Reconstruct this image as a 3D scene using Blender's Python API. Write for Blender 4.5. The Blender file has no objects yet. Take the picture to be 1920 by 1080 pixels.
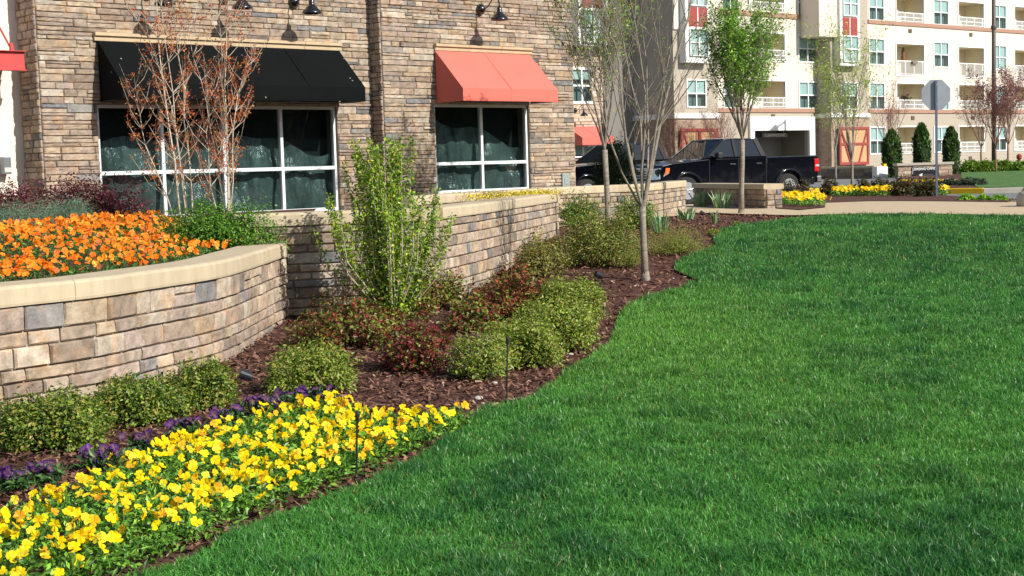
import bpy, math, random
import numpy as np
from mathutils import Vector, Matrix
C = bpy.context.scene
COL = C.collection
PI = math.pi
# ---------------------------------------------------------------- camera
FPX, HOR, ROLL = 2700.0, 318.0, 0.030
CAMZ = 1.70
pit = math.atan((540 - HOR) / FPX)
cd = bpy.data.cameras.new('camera'); cam = bpy.data.objects.new('camera', cd); COL.objects.link(cam)
F = Vector((0, math.cos(pit), -math.sin(pit))); R0 = Vector((1, 0, 0)); U0 = Vector((0, math.sin(pit), math.cos(pit)))
RV = R0 * math.cos(ROLL) - U0 * math.sin(ROLL); UV = U0 * math.cos(ROLL) + R0 * math.sin(ROLL)
M = Matrix((RV, UV, -F)).transposed().to_4x4(); M.translation = Vector((0, 0, CAMZ)); cam.matrix_world = M
cd.sensor_width = 36; cd.lens = 36 * FPX / 1920; cd.clip_end = 2000; cd.clip_start = 0.05
C.camera = cam
# ---------------------------------------------------------------- sky and sun
SUN = Vector((0.824, -0.60, 0.70)).normalized()
w = bpy.data.worlds.new('World'); C.world = w; w.use_nodes = True
nt = w.node_tree; sky = nt.nodes.new('ShaderNodeTexSky'); sky.sky_type = 'NISHITA'; sky.sun_disc = False
sky.sun_elevation = math.asin(SUN.z); sky.sun_rotation = math.atan2(SUN.x, SUN.y)
nt.links.new(sky.outputs[0], nt.nodes['Background'].inputs[0]); nt.nodes['Background'].inputs[1].default_value = 0.085
sd = bpy.data.lights.new('sun', 'SUN'); sd.energy = 4.6; sd.angle = math.radians(0.5); sd.color = (1, 0.955, 0.88)
so = bpy.data.objects.new('sun', sd); COL.objects.link(so); so.rotation_euler = SUN.to_track_quat('Z', 'Y').to_euler()
C.view_settings.view_transform = 'Standard'; C.view_settings.look = 'None'; C.view_settings.exposure = 0.50; C.view_settings.gamma = 1
C.cycles.max_bounces = 6; C.cycles.transparent_max_bounces = 12
# ---------------------------------------------------------------- helpers
def ray(u, v): return (F * FPX + RV * (u - 960) + UV * (540 - v))
def zplane(u, v, z):
    d = ray(u, v); k = (z - CAMZ) / d.z; return Vector((d.x * k, d.y * k, z))
def at(u, v, D):
    d = ray(u, v); k = D / d.y; return Vector((d.x * k, D, CAMZ + d.z * k))
def xyD(u, D):
    p = at(u, HOR - ROLL * (u - 960), D); return p.x, p.y
_ys = [-400, 12, 17, 20, 23, 27, 31, 38, 44, 60, 100, 900]; _zs = [0, 0, .1, .3, .56, .66, .66, .62, .54, .54, .8, 1.2]
def gz(x, y): return np.interp(y, _ys, _zs)
def G(u, v):
    z = 0.0
    for _ in range(80):
        p = zplane(u, v, z); z = z * .6 + .4 * float(gz(p.x, p.y))
    return Vector((p.x, p.y, float(gz(p.x, p.y))))
def sm(t): t = np.clip(t, 0, 1); return t * t * (3 - 2 * t)
def S(r, g, b, k=1.0):
    f = lambda c: ((c / 255) / 12.92 if c / 255 <= .04045 else ((c / 255 + .055) / 1.055) ** 2.4) * k
    return (f(r), f(g), f(b))
class Frame:
    def __init__(s, ang): s.a = ang; s.c = math.cos(ang); s.s = math.sin(ang)
    def W(s, a, t, z=0): return Vector((a * s.c - t * s.s, a * s.s + t * s.c, z))
    def ST(s, x, y): return (x * s.c + y * s.s, -x * s.s + y * s.c)
    def hit(s, u, v, T):
        d = ray(u, v); k = T / (-d.x * s.s + d.y * s.c)
        return ((d.x * s.c + d.y * s.s) * k, CAMZ + d.z * k)
FA = Frame(math.radians(42.6)); FB = Frame(math.radians(39.5))
rng = np.random.default_rng(7); random.seed(5)
MATS = {}
def mat(name, col=(.5, .5, .5), rough=.8, var=.0, scale=6, bump=0, bscale=None, metal=0, attr=False, spec=.4, coat=0, trans=0, stretch=None, bdist=.02):
    if name in MATS: return MATS[name]
    m = bpy.data.materials.new(name); m.use_nodes = True; t = m.node_tree; N, L = t.nodes, t.links
    b = N['Principled BSDF']; b.inputs['Roughness'].default_value = rough; b.inputs['Metallic'].default_value = metal
    b.inputs['Specular IOR Level'].default_value = spec; b.inputs['Coat Weight'].default_value = coat
    tc = N.new('ShaderNodeTexCoord'); src = tc.outputs['Object']
    if stretch:
        mp = N.new('ShaderNodeMapping'); mp.inputs['Scale'].default_value = stretch; L.new(src, mp.inputs[0]); src = mp.outputs[0]
    if attr:
        a = N.new('ShaderNodeAttribute'); a.attribute_name = 'Col'; c0 = a.outputs['Color']
    else:
        rgb = N.new('ShaderNodeRGB'); rgb.outputs[0].default_value = (*col, 1); c0 = rgb.outputs[0]
    out = c0
    if var > 0:
        n = N.new('ShaderNodeTexNoise'); n.inputs['Scale'].default_value = scale; n.inputs['Detail'].default_value = 7; n.inputs['Roughness'].default_value = .62
        L.new(src, n.inputs['Vector'])
        mr = N.new('ShaderNodeMapRange'); mr.inputs[1].default_value = .3; mr.inputs[2].default_value = .7; mr.inputs[3].default_value = 1 - var; mr.inputs[4].default_value = 1 + var
        L.new(n.outputs['Fac'], mr.inputs[0])
        mx = N.new('ShaderNodeMix'); mx.data_type = 'RGBA'; mx.blend_type = 'MULTIPLY'; mx.inputs[0].default_value = 1
        L.new(c0, mx.inputs[6]); L.new(mr.outputs[0], mx.inputs[7]); out = mx.outputs[2]
    L.new(out, b.inputs['Base Color'])
    if bump > 0:
        n2 = N.new('ShaderNodeTexNoise'); n2.inputs['Scale'].default_value = bscale or scale * 4; n2.inputs['Detail'].default_value = 8; L.new(src, n2.inputs['Vector'])
        bp = N.new('ShaderNodeBump'); bp.inputs['Strength'].default_value = bump; bp.inputs['Distance'].default_value = bdist
        L.new(n2.outputs['Fac'], bp.inputs['Height']); L.new(bp.outputs[0], b.inputs['Normal'])
    if trans > 0:
        tl = N.new('ShaderNodeBsdfTranslucent'); L.new(out, tl.inputs[0]); ms = N.new('ShaderNodeMixShader'); ms.inputs[0].default_value = trans
        L.new(b.outputs[0], ms.inputs[1]); L.new(tl.outputs[0], ms.inputs[2]); L.new(ms.outputs[0], N['Material Output'].inputs[0])
    MATS[name] = m; return m
def glassmat(name, tint, refl_rough=.02, opac=.0, base=(.01, .015, .02), refl=1.0):
    # thin pane: dark tinted see-through with a fresnel gloss
    m = bpy.data.materials.new(name); m.use_nodes = True; t = m.node_tree; N, L = t.nodes, t.links; N.remove(N['Principled BSDF'])
    tr = N.new('ShaderNodeBsdfTransparent'); tr.inputs[0].default_value = (*tint, 1)
    df = N.new('ShaderNodeBsdfDiffuse'); df.inputs[0].default_value = (*base, 1)
    m1 = N.new('ShaderNodeMixShader'); m1.inputs[0].default_value = opac; L.new(tr.outputs[0], m1.inputs[1]); L.new(df.outputs[0], m1.inputs[2])
    gl = N.new('ShaderNodeBsdfGlossy'); gl.inputs['Roughness'].default_value = refl_rough
    lw = N.new('ShaderNodeLayerWeight'); lw.inputs[0].default_value = .5
    pw = N.new('ShaderNodeMath'); pw.operation = 'POWER'; pw.inputs[1].default_value = 5; L.new(lw.outputs['Facing'], pw.inputs[0])
    mu = N.new('ShaderNodeMath'); mu.operation = 'MULTIPLY_ADD'; mu.inputs[1].default_value = .9; mu.inputs[2].default_value = .05 * refl; L.new(pw.outputs[0], mu.inputs[0])
    m2 = N.new('ShaderNodeMixShader'); L.new(mu.outputs[0], m2.inputs[0]); L.new(m1.outputs[0], m2.inputs[1]); L.new(gl.outputs[0], m2.inputs[2])
    L.new(m2.outputs[0], N['Material Output'].inputs[0]); MATS[name] = m; return m
def tag(o, label=None, cat=None, group=None, kind=None):
    if label: o['label'] = label
    if cat: o['category'] = cat
    if group: o['group'] = group
    if kind: o['kind'] = kind
    return o
def empty(name, loc, rz=0, label=None, cat=None, group=None):
    o = bpy.data.objects.new(name, None); COL.objects.link(o); o.location = loc; o.rotation_euler = (0, 0, rz); o.empty_display_size = .1
    return tag(o, label, cat, group)
def link(me, name, parent, loc=(0, 0, 0), rz=0):
    o = bpy.data.objects.new(name, me); COL.objects.link(o); o.location = loc; o.rotation_euler = (0, 0, rz)
    if parent: o.parent = parent
    return o
def npmesh(name, V, L, sizes, mats, parent=None, col=None, mi=None, smooth=False, loc=(0, 0, 0), rz=0):
    V = np.asarray(V, dtype=np.float32); L = np.asarray(L, dtype=np.int32).ravel(); sizes = np.asarray(sizes, dtype=np.int32)
    me = bpy.data.meshes.new(name); me.vertices.add(len(V)); me.vertices.foreach_set('co', V.ravel())
    me.loops.add(len(L)); me.loops.foreach_set('vertex_index', L)
    st = np.concatenate([[0], np.cumsum(sizes)[:-1]]).astype(np.int32)
    me.polygons.add(len(sizes)); me.polygons.foreach_set('loop_start', st); me.polygons.foreach_set('loop_total', sizes)
    if mi is not None: me.polygons.foreach_set('material_index', np.asarray(mi, dtype=np.int32))
    me.polygons.foreach_set('use_smooth', np.full(len(sizes), smooth))
    for m in (mats if isinstance(mats, (list, tuple)) else [mats]): me.materials.append(m)
    if col is not None:
        a = me.color_attributes.new('Col', 'FLOAT_COLOR', 'POINT'); c4 = np.ones((len(V), 4), dtype=np.float32); c4[:, :3] = col; a.data.foreach_set('color', c4.ravel())
    me.update(calc_edges=True); me.validate()
    return link(me, name, parent, loc, rz)
class MB:
    def __init__(s): s.v = []; s.f = []; s.mi = []; s.c = []; s.cur = 0; s.col = (1, 1, 1)
    def add(s, vs, fs):
        b = len(s.v); s.v += [tuple(p) for p in vs]; s.c += [s.col] * len(vs)
        for f in fs: s.f.append(tuple(i + b for i in f)); s.mi.append(s.cur)
        return s
    def box(s, x0, x1, y0, y1, z0, z1):
        return s.add([(x0, y0, z0), (x1, y0, z0), (x1, y1, z0), (x0, y1, z0), (x0, y0, z1), (x1, y0, z1), (x1, y1, z1), (x0, y1, z1)],
                     [(0, 3, 2, 1), (4, 5, 6, 7), (0, 1, 5, 4), (1, 2, 6, 5), (2, 3, 7, 6), (3, 0, 4, 7)])
    def quad(s, a, b, c, d): return s.add([a, b, c, d], [(0, 1, 2, 3)])
    def bar(s, p, q, wd, ht=None):
        p, q = Vector(p), Vector(q); d = (q - p).normalized(); up = Vector((0, 0, 1)) if abs(d.z) < .9 else Vector((0, 1, 0))
        a = d.cross(up).normalized() * wd / 2; b = d.cross(a).normalized() * (ht or wd) / 2
        return s.add([p - a - b, p + a - b, p + a + b, p - a + b, q - a - b, q + a - b, q + a + b, q - a + b],
                     [(0, 3, 2, 1), (4, 5, 6, 7), (0, 1, 5, 4), (1, 2, 6, 5), (2, 3, 7, 6), (3, 0, 4, 7)])
    def tube(s, pts, rad, n=8, cap=True):
        pts = [Vector(p) for p in pts]; vs = []; fs = []
        if not isinstance(rad, (list, tuple)): rad = [rad] * len(pts)
        a = None
        for i, p in enumerate(pts):
            d = (pts[min(i + 1, len(pts) - 1)] - pts[max(i - 1, 0)]).normalized()
            if a is None: a = d.orthogonal().normalized()
            else: a = (a - d * a.dot(d)).normalized()
            b = d.cross(a)
            for k in range(n): t = 2 * PI * k / n; vs.append(p + (a * math.cos(t) + b * math.sin(t)) * rad[i])
        for i in range(len(pts) - 1):
            for k in range(n): fs.append((i * n + k, i * n + (k + 1) % n, (i + 1) * n + (k + 1) % n, (i + 1) * n + k))
        if cap: fs.append(tuple(range(n))[::-1]); fs.append(tuple((len(pts) - 1) * n + k for k in range(n)))
        return s.add(vs, fs)
    def lathe(s, prof, n=20, c=(0, 0, 0), axis='z'):
        vs = []; fs = []; c = Vector(c)
        for r, h in prof:
            for k in range(n):
                t = 2 * PI * k / n; x, y = r * math.cos(t), r * math.sin(t)
                vs.append(c + (Vector((x, y, h)) if axis == 'z' else Vector((x, h, y)) if axis == 'y' else Vector((h, x, y))))
        for i in range(len(prof) - 1):
            for k in range(n): fs.append((i * n + k, i * n + (k + 1) % n, (i + 1) * n + (k + 1) % n, (i + 1) * n + k))
        fs.append(tuple(range(n))); fs.append(tuple((len(prof) - 1) * n + k for k in range(n)))
        return s.add(vs, fs)
    def prism(s, poly, y0, y1):     # polygon in x,z extruded along y
        n = len(poly); vs = [(x, y0, z) for x, z in poly] + [(x, y1, z) for x, z in poly]
        return s.add(vs, [tuple(range(n)), tuple(range(n, 2 * n))[::-1]] + [(i, (i + 1) % n + 0, (i + 1) % n + n, i + n) for i in range(n)])
    def build(s, name, mats, parent=None, off=(0, 0, 0), loc=(0, 0, 0), rz=0, smooth=False, bevel=0, col=False, fix=True, seg=2):
        if not isinstance(mats, (list, tuple)): mats = [mats]
        me = bpy.data.meshes.new(name); me.from_pydata([(p[0] - off[0], p[1] - off[1], p[2] - off[2]) for p in s.v], [], s.f)
        for m in mats: me.materials.append(m)
        me.polygons.foreach_set('material_index', s.mi)
        me.polygons.foreach_set('use_smooth', [smooth] * len(s.f))
        if col:
            a = me.color_attributes.new('Col', 'FLOAT_COLOR', 'POINT'); a.data.foreach_set('color', np.array([(*c, 1) for c in s.c], dtype=np.float32).ravel())
        me.validate(); me.update()
        if fix:
            import bmesh
            bm = bmesh.new(); bm.from_mesh(me); bmesh.ops.recalc_face_normals(bm, faces=bm.faces); bm.to_mesh(me); bm.free()
        o = link(me, name, parent, loc, rz)
        if bevel:
            b = o.modifiers.new('bevel', 'BEVEL'); b.width = bevel; b.segments = seg; b.limit_method = 'ANGLE'; b.angle_limit = math.radians(30)
        return o
def copy_tree(o, parent=None):
    c = o.copy(); COL.objects.link(c); c.parent = parent
    for ch in list(o.children): copy_tree(ch, c)
    return c
def text_mesh(txt, size, depth=.004, bold=False):
    cu = bpy.data.curves.new('txt', 'FONT'); cu.body = txt; cu.size = size; cu.extrude = depth; cu.align_x = 'CENTER'; cu.align_y = 'CENTER'
    if bold: cu.offset = size * .018
    o = bpy.data.objects.new('txt', cu); COL.objects.link(o); bpy.context.view_layer.update()
    me = bpy.data.meshes.new_from_object(o.evaluated_get(bpy.context.evaluated_depsgraph_get())); bpy.data.objects.remove(o)
    v = [(p.co.x, -p.co.z, p.co.y) for p in me.vertices]; f = [tuple(q.vertices) for q in me.polygons]; bpy.data.meshes.remove(me); return v, f
# ---------------------------------------------------------------- setting: ground sheets
def loft(name, A, B, nv, m, off, kind='structure', label=None):
    A = [Vector((p[0], p[1], 0)) for p in A]; B = [Vector((p[0], p[1], 0)) for p in B]
    mb = MB(); n = len(A)
    vs = []
    for i in range(n):
        for j in range(nv + 1):
            p = A[i].lerp(B[i], j / nv); vs.append((p.x, p.y, float(gz(p.x, p.y)) + off))
    fs = [(i * (nv + 1) + j, (i + 1) * (nv + 1) + j, (i + 1) * (nv + 1) + j + 1, i * (nv + 1) + j + 1) for i in range(n - 1) for j in range(nv)]
    mb.add(vs, fs); o = mb.build(name, m); tag(o, label, None, None, kind); return o
def resample(P, n):
    P = np.array([[p[0], p[1]] for p in P]); d = np.concatenate([[0], np.cumsum(np.linalg.norm(np.diff(P, axis=0), axis=1))])
    t = np.linspace(0, d[-1], n); return np.stack([np.interp(t, d, P[:, 0]), np.interp(t, d, P[:, 1])], 1)
def catmull(P, n=8):
    P = [np.array(p[:2], float) for p in P]; P = [2 * P[0] - P[1]] + P + [2 * P[-1] - P[-2]]; out = []
    for i in range(1, len(P) - 2):
        for k in range(n):
            t = k / n; out.append(.5 * ((2 * P[i]) + (-P[i - 1] + P[i + 1]) * t + (2 * P[i - 1] - 5 * P[i] + 4 * P[i + 1] - P[i + 2]) * t * t + (-P[i - 1] + 3 * P[i] - 3 * P[i + 1] + P[i + 2]) * t ** 3))
    out.append(P[-2]); return np.array(out)
def gsheet(name, xs, ys, m, off, label=None):
    X, Y = np.meshgrid(xs, ys, indexing='ij'); V = np.stack([X, Y, gz(X, Y) + off], -1).reshape(-1, 3); ny = len(ys)
    i = np.arange(len(xs) - 1)[:, None] * ny + np.arange(ny - 1)[None]; L = np.stack([i, i + ny, i + ny + 1, i + 1], -1).reshape(-1, 4)
    return tag(npmesh(name, V, L, [4] * len(L), m), label, None, None, 'structure')
asphalt = mat('asphalt', (.16, .16, .165), .9, .12, .6, .3, 60)
mulchm = mat('mulch_soil', S(84, 52, 40), .95, .55, 30, 1, 60, bdist=.03)
concm = mat('walk_concrete', S(205, 183, 150, .80), .85, .07, 3, .2, 80)
ysbase = np.array(sorted(set(list(range(-40, 101, 2)) + _ys[1:-1] + [120, 160, 220, 300, 450, 700, 900, -400])), float)
gsheet('road', np.array([-900, -200, -60, -20, 0, 20, 40, 80, 150, 300, 900.]), ysbase, asphalt, -.05)
gy = np.array(sorted(set([0.5 * k for k in range(-16, 62)] + [12, 17, 20, 23, 27, 31])), float)
gsheet('mulch_bed', np.linspace(-16, 30, 47), gy, mulchm, -.015)
# lawn edge measured along the kerb of mulch, from the camera outwards
edge_px = [(-250, 1330), (60, 1160), (250, 1083), (330, 1060), (430, 1012), (540, 962), (640, 925), (720, 892), (800, 850), (870, 800), (910, 770), (990, 752), (1060, 700), (1110, 665), (1143, 640),
           (1155, 612), (1160, 590), (1200, 560), (1255, 545), (1297, 531), (1310, 524), (1290, 515), (1264, 501), (1272, 486), (1305, 472), (1340, 458), (1338, 442), (1362, 426), (1420, 416), (1485, 407)]
edge = [G(u, v + 4) for u, v in edge_px]; edge_s = catmull(edge, 6)
far_lawn = [G(1485, 407), G(1600, 404), G(1750, 404), G(1920, 407), G(2100, 414), G(2500, 430)]
lawn_poly = np.vstack([edge_s, [[p.x, p.y] for p in far_lawn[1:]], [[19, 12], [16, 2], [6, -6], [-6, -6]]])
def inpoly(P, poly):
    x, y = P[:, 0], P[:, 1]; r = np.zeros(len(P), bool); n = len(poly); j = n - 1
    for i in range(n):
        xi, yi = poly[i]; xj, yj = poly[j]
        c = ((yi > y) != (yj > y)); 
        with np.errstate(divide='ignore', invalid='ignore'): c &= x < (xj - xi) * (y - yi) / (yj - yi + 1e-12) + xi
        r ^= c; j = i
    return r
import mathutils.geometry as mg
def polysheet(name, poly, m, zf, step=.5, label=None, kind='structure'):
    # tessellated sheet that follows zf(x, y): grid points inside + outline, constrained Delaunay
    poly = np.asarray(poly, float); xs = np.arange(poly[:, 0].min(), poly[:, 0].max(), step); ys = np.arange(poly[:, 1].min(), poly[:, 1].max(), step)
    g = np.array([[a, b] for a in xs for b in ys]); g = g[inpoly(g, poly)] if len(g) else g
    pts = [Vector(p) for p in poly] + [Vector(p) for p in g]; n = len(poly)
    r = mg.delaunay_2d_cdt(pts, [], [list(range(n))], 1, 1e-5)
    mb = MB(); mb.add([(p.x, p.y, float(zf(p.x, p.y))) for p in r[0]], [tuple(f) for f in r[2]])
    o = mb.build(name, m, fix=False); tag(o, label, None, None, kind); return o
thatch = mat('lawn_soil', S(48, 70, 28), .95, .4, 20, .6, 90)
polysheet('lawn_ground', lawn_poly, thatch, lambda x, y: gz(x, y) + .012, 1.0)
# walkway: from the lawn's far edge to the beds and cars
wf = [G(u, v) for u, v in [(1040, 428), (1286, 405), (1300, 400), (1400, 403), (1485, 405.5), (1600, 402.5), (1750, 402.5), (1920, 405.5), (2100, 412), (2500, 428)]]
wb = [G(u, v) for u, v in [(1040, 402), (1286, 385), (1300, 384), (1400, 384), (1485, 386), (1570, 379), (1750, 378.5), (1890, 380), (2100, 382), (2500, 390)]]
loft('walkway', resample(wf, 60), resample(wb, 60), 14, concm, .02)
FAR = FB
# ---------------------------------------------------------------- grass
def grass(name, N, poly, ymin, ymax, hgt, wid, label):
    pts = []
    tot = 0
    while tot < N:
        # pick more points close to the camera: density falls with distance
        y = ymin * (ymax / ymin) ** rng.random(N); x = (rng.random(N) * 2 - 1) * (y * .44 + 2.2)
        P = np.stack([x, y], 1); P = P[inpoly(P, poly)]; pts.append(P); tot += len(P)
    P = np.vstack(pts)[:N]; n = len(P); d = P[:, 1]
    tuft = np.sin(P[:, 0] * 2.1 + 1.3 * np.sin(P[:, 1] * 1.7)) * np.sin(P[:, 1] * 2.6 + P[:, 0]) 
    def vn(cell, sd):
        g = np.random.default_rng(sd).random((256, 256)); X = P[:, 0] / cell + 100; Y = P[:, 1] / cell * .8 + 50; ix, iy = np.floor(X).astype(int), np.floor(Y).astype(int); fx, fy_ = sm(X - ix), sm(Y - iy)
        s_ = lambda a, b: g[(ix + a) % 256, (iy + b) % 256]
        return (s_(0, 0) * (1 - fx) + s_(1, 0) * fx) * (1 - fy_) + (s_(0, 1) * (1 - fx) + s_(1, 1) * fx) * fy_ - .5
    tuft = 1.5 * vn(.22, 1) + .9 * vn(.09, 2); big = 1.3 * vn(1.4, 3) + 1.0 * vn(.5, 4)
    h = hgt * (.6 + .7 * rng.random(n)) * (1 + .55 * tuft) * (1 + .012 * d); wd = wid * (.7 + .6 * rng.random(n)) * (1 + .05 * np.maximum(d - 5, 0))
    a = rng.random(n) * 2 * PI; lean = .25 + .75 * rng.random(n) ** 1.3
    la = rng.random(n) * 2 * PI
    dx, dy = np.cos(la) * lean, np.sin(la) * lean
    sx, sy = np.cos(a) * wd / 2, np.sin(a) * wd / 2
    z0 = gz(P[:, 0], P[:, 1]); b = np.stack([P[:, 0], P[:, 1], z0], 1); side = np.stack([sx, sy, np.zeros(n)], 1)
    mid = b + np.stack([dx * h * .3, dy * h * .3, h * .6], 1); tip = b + np.stack([dx * h * .95, dy * h * .95, h * (1.05 - .35 * lean)], 1)
    V = np.stack([b - side, b + side, mid + side * .85, mid - side * .85, tip], 1).reshape(-1, 3)
    k = np.arange(n)[:, None] * 5; L = np.concatenate([k + np.array([[0, 1, 2, 3]]), k + np.array([[3, 2, 4]])], 1)
    base = np.array(S(84, 146, 60)); yel = np.array(S(134, 174, 60)); dk = np.array(S(38, 92, 46)); dry = np.array(S(160, 150, 90))
    f = np.clip(rng.random(n) * .75 + .42 * big + .55 * tuft, 0, 1)[:, None]
    c = base * (1 - f) + dk * f
    ey = np.exp(-(((P[:, 0] - 1.4) / 1.6) ** 2 + ((P[:, 1] - 13.5) / 4) ** 2)) * .6 + .10 * (np.sin(P[:, 0] * 1.3 + 5) * np.sin(P[:, 1] * .8 + 1) > .35)
    e = (np.clip(ey, 0, 1) * rng.random(n))[:, None]; c = c * (1 - e) + yel * e
    q = rng.random(n) < .01; c[q] = dry
    c *= (.86 + .6 * rng.random(n))[:, None]
    o = npmesh(name, V, L, np.tile([4, 3], n), MATS['grass_blade'], col=np.repeat(c, 5, 0)); tag(o, label, 'grass', None, 'stuff'); return o
mat('grass_blade', rough=.40, attr=True, spec=.45, trans=.35)
# ---------------------------------------------------------------- mulch chips
def chips():
    N = 120000; y = 6.5 * (34 / 6.5) ** rng.random(N); x = (rng.random(N) * 2 - 1) * (y * .42 + 1)
    P = np.stack([x, y], 1); P = P[~inpoly(P, lawn_poly)]; P = P[(P[:, 0] > -5.5)]
    k = inpoly(P, np.array([[p.x, p.y] for p in wf + wb[::-1]])); P = P[~k]; n = len(P)
    l = (.018 + .035 * rng.random(n)) * (1 + .03 * P[:, 1]); wd = l * (.18 + .25 * rng.random(n)); a = rng.random(n) * PI
    til = rng.normal(0, .35, n); ax = np.stack([np.cos(a) * np.cos(til), np.sin(a) * np.cos(til), np.sin(til)], 1); bx = np.stack([-np.sin(a), np.cos(a), rng.normal(0, .35, n)], 1)
    c = np.stack([P[:, 0], P[:, 1], gz(P[:, 0], P[:, 1]) + .004 + .016 * rng.random(n)], 1)
    A = ax * l[:, None] / 2; B = bx * wd[:, None] / 2
    V = np.stack([c - A - B, c + A - B * .6, c + A * .9 + B, c - A * .8 + B], 1).reshape(-1, 3); L = np.arange(n * 4)
    pal = np.array([S(120, 86, 70), S(92, 62, 50), S(136, 102, 84), S(66, 46, 38), S(160, 132, 110)]); ci = rng.choice(5, n, p=[.35, .3, .18, .14, .03])
    col = pal[ci] * (.8 + .4 * rng.random(n))[:, None]
    o = npmesh('bark_mulch', V, L, [4] * n, mat('bark', rough=.9, attr=True, spec=.2), col=np.repeat(col, 4, 0)); tag(o, 'reddish brown shredded bark chips covering the planting bed', 'mulch', None, 'stuff')
chips()
# ---------------------------------------------------------------- stone walls
STONE = [S(197, 179, 158), S(188, 168, 147), S(207, 192, 172), S(178, 160, 142), S(192, 172, 156), S(200, 180, 154), S(170, 152, 136)]
GREY = [S(150, 148, 148), S(130, 129, 131), S(162, 156, 150), S(142, 136, 130)]
def stones(mb, fn, s0, s1, z0, z1, hs=(.05, .13), ws=(.14, .42), depth=.035, opens=(), zbreaks=(), seed=1, grey=.09, k=.68, join=.006, fine=4, pal=None, split=.3):
    rd = random.Random(seed); pal = pal or STONE
    zb = sorted(set([z0, z1] + [z for z in zbreaks if z0 < z < z1])); rows = []
    for a, b in zip(zb[:-1], zb[1:]):
        z = a
        while z < b - .001:
            h = rd.uniform(*hs)
            if b - (z + h) < hs[0]: h = b - z if b - z < hs[1] * 1.3 else (b - z) / 2
            rows.append((z, z + h)); z += h
    for (a, b) in rows:
        s = s0 - rd.uniform(0, ws[0] * .5)
        while s < s1 - .01:
            wd = rd.uniform(*ws); e = s + wd
            if s1 - e < ws[0] * .6: e = s1
            x0, x1 = max(s, s0), e; s = e
            segs = [(x0, x1)]
            for (o0, o1, p0, p1) in opens:
                if a >= p1 - .001 or b <= p0 + .001: continue
                ns = []
                for (q0, q1) in segs:
                    if q1 <= o0 or q0 >= o1: ns.append((q0, q1)); continue
                    if q0 < o0: ns.append((q0, o0))
                    if q1 > o1: ns.append((o1, q1))
                segs = ns
            for (q0, q1) in segs:
                if q1 - q0 < .012: continue
                subs = [(a, b)]
                if b - a > hs[0] * 1.9 and rd.random() < split and q1 - q0 > ws[0]:
                    m_ = a + (b - a) * rd.uniform(.4, .6); subs = [(a, m_), (m_, b)]
                for (r0, r1) in subs: one_stone(mb, fn, q0, q1, r0, r1, depth * rd.uniform(.55, 1.2), rd, grey, k, join, fine, pal)
def one_stone(mb, fn, q0, q1, r0, r1, d, rd, grey, k, join, fine, pal):
    j = join * .5; q0 += j; q1 -= j; r0 += j; r1 -= j
    if q1 - q0 < .008 or r1 - r0 < .008: return
    bv = min(.012, (q1 - q0) * .2, (r1 - r0) * .22); nx = max(2, min(7, int((q1 - q0) / .07) + 1)) if fine > 3 else 2
    xs = [q0, q0 + bv] + [q0 + bv + (q1 - q0 - 2 * bv) * i / nx for i in range(1, nx)] + [q1 - bv, q1]
    zs = [r0, r0 + bv, (r0 + r1) / 2, r1 - bv, r1]; tx, tz = rd.uniform(-.12, .12), rd.uniform(-.15, .15)
    vs = []; nX, nZ = len(xs), len(zs)
    for i, x in enumerate(xs):
        for jz, z in enumerate(zs):
            e = (i in (0, nX - 1)) + (jz in (0, nZ - 1))
            wob = rd.uniform(-.0025, .0025)
            if e == 0: dd = d + rd.uniform(-.005, .005) + tx * (x - (q0 + q1) / 2) * .25 + tz * (z - (r0 + r1) / 2) * .5
            elif e == 1: dd = d * .55 + wob
            else: dd = d * .35
            vs.append(fn(x + (wob if 0 < i < nX - 1 else 0), dd, z + (wob if e else rd.uniform(-.003, .003))))
    fs = [(i * nZ + jz, (i + 1) * nZ + jz, (i + 1) * nZ + jz + 1, i * nZ + jz + 1) for i in range(nX - 1) for jz in range(nZ - 1)]
    b0 = len(vs); ring = [i * nZ for i in range(nX)] + [(nX - 1) * nZ + jz for jz in range(1, nZ)] + [i * nZ + nZ - 1 for i in range(nX - 2, -1, -1)] + [jz for jz in range(nZ - 2, 0, -1)]
    xy = [(xs[i // nZ], zs[i % nZ]) for i in ring]
    for (x, z) in xy: vs.append(fn(x, -.012, z))
    m = len(ring); fs += [(ring[i], b0 + i, b0 + (i + 1) % m, ring[(i + 1) % m]) for i in range(m)]
    g = rd.random() < grey; c = rd.choice(GREY if g else pal); f = k * rd.uniform(.85, 1.12); tw = rd.uniform(-.03, .03)
    mb.col = (c[0] * f * (1 + tw), c[1] * f, c[2] * f * (1 - tw)); mb.cur = 0; mb.add(vs, fs)
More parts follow.
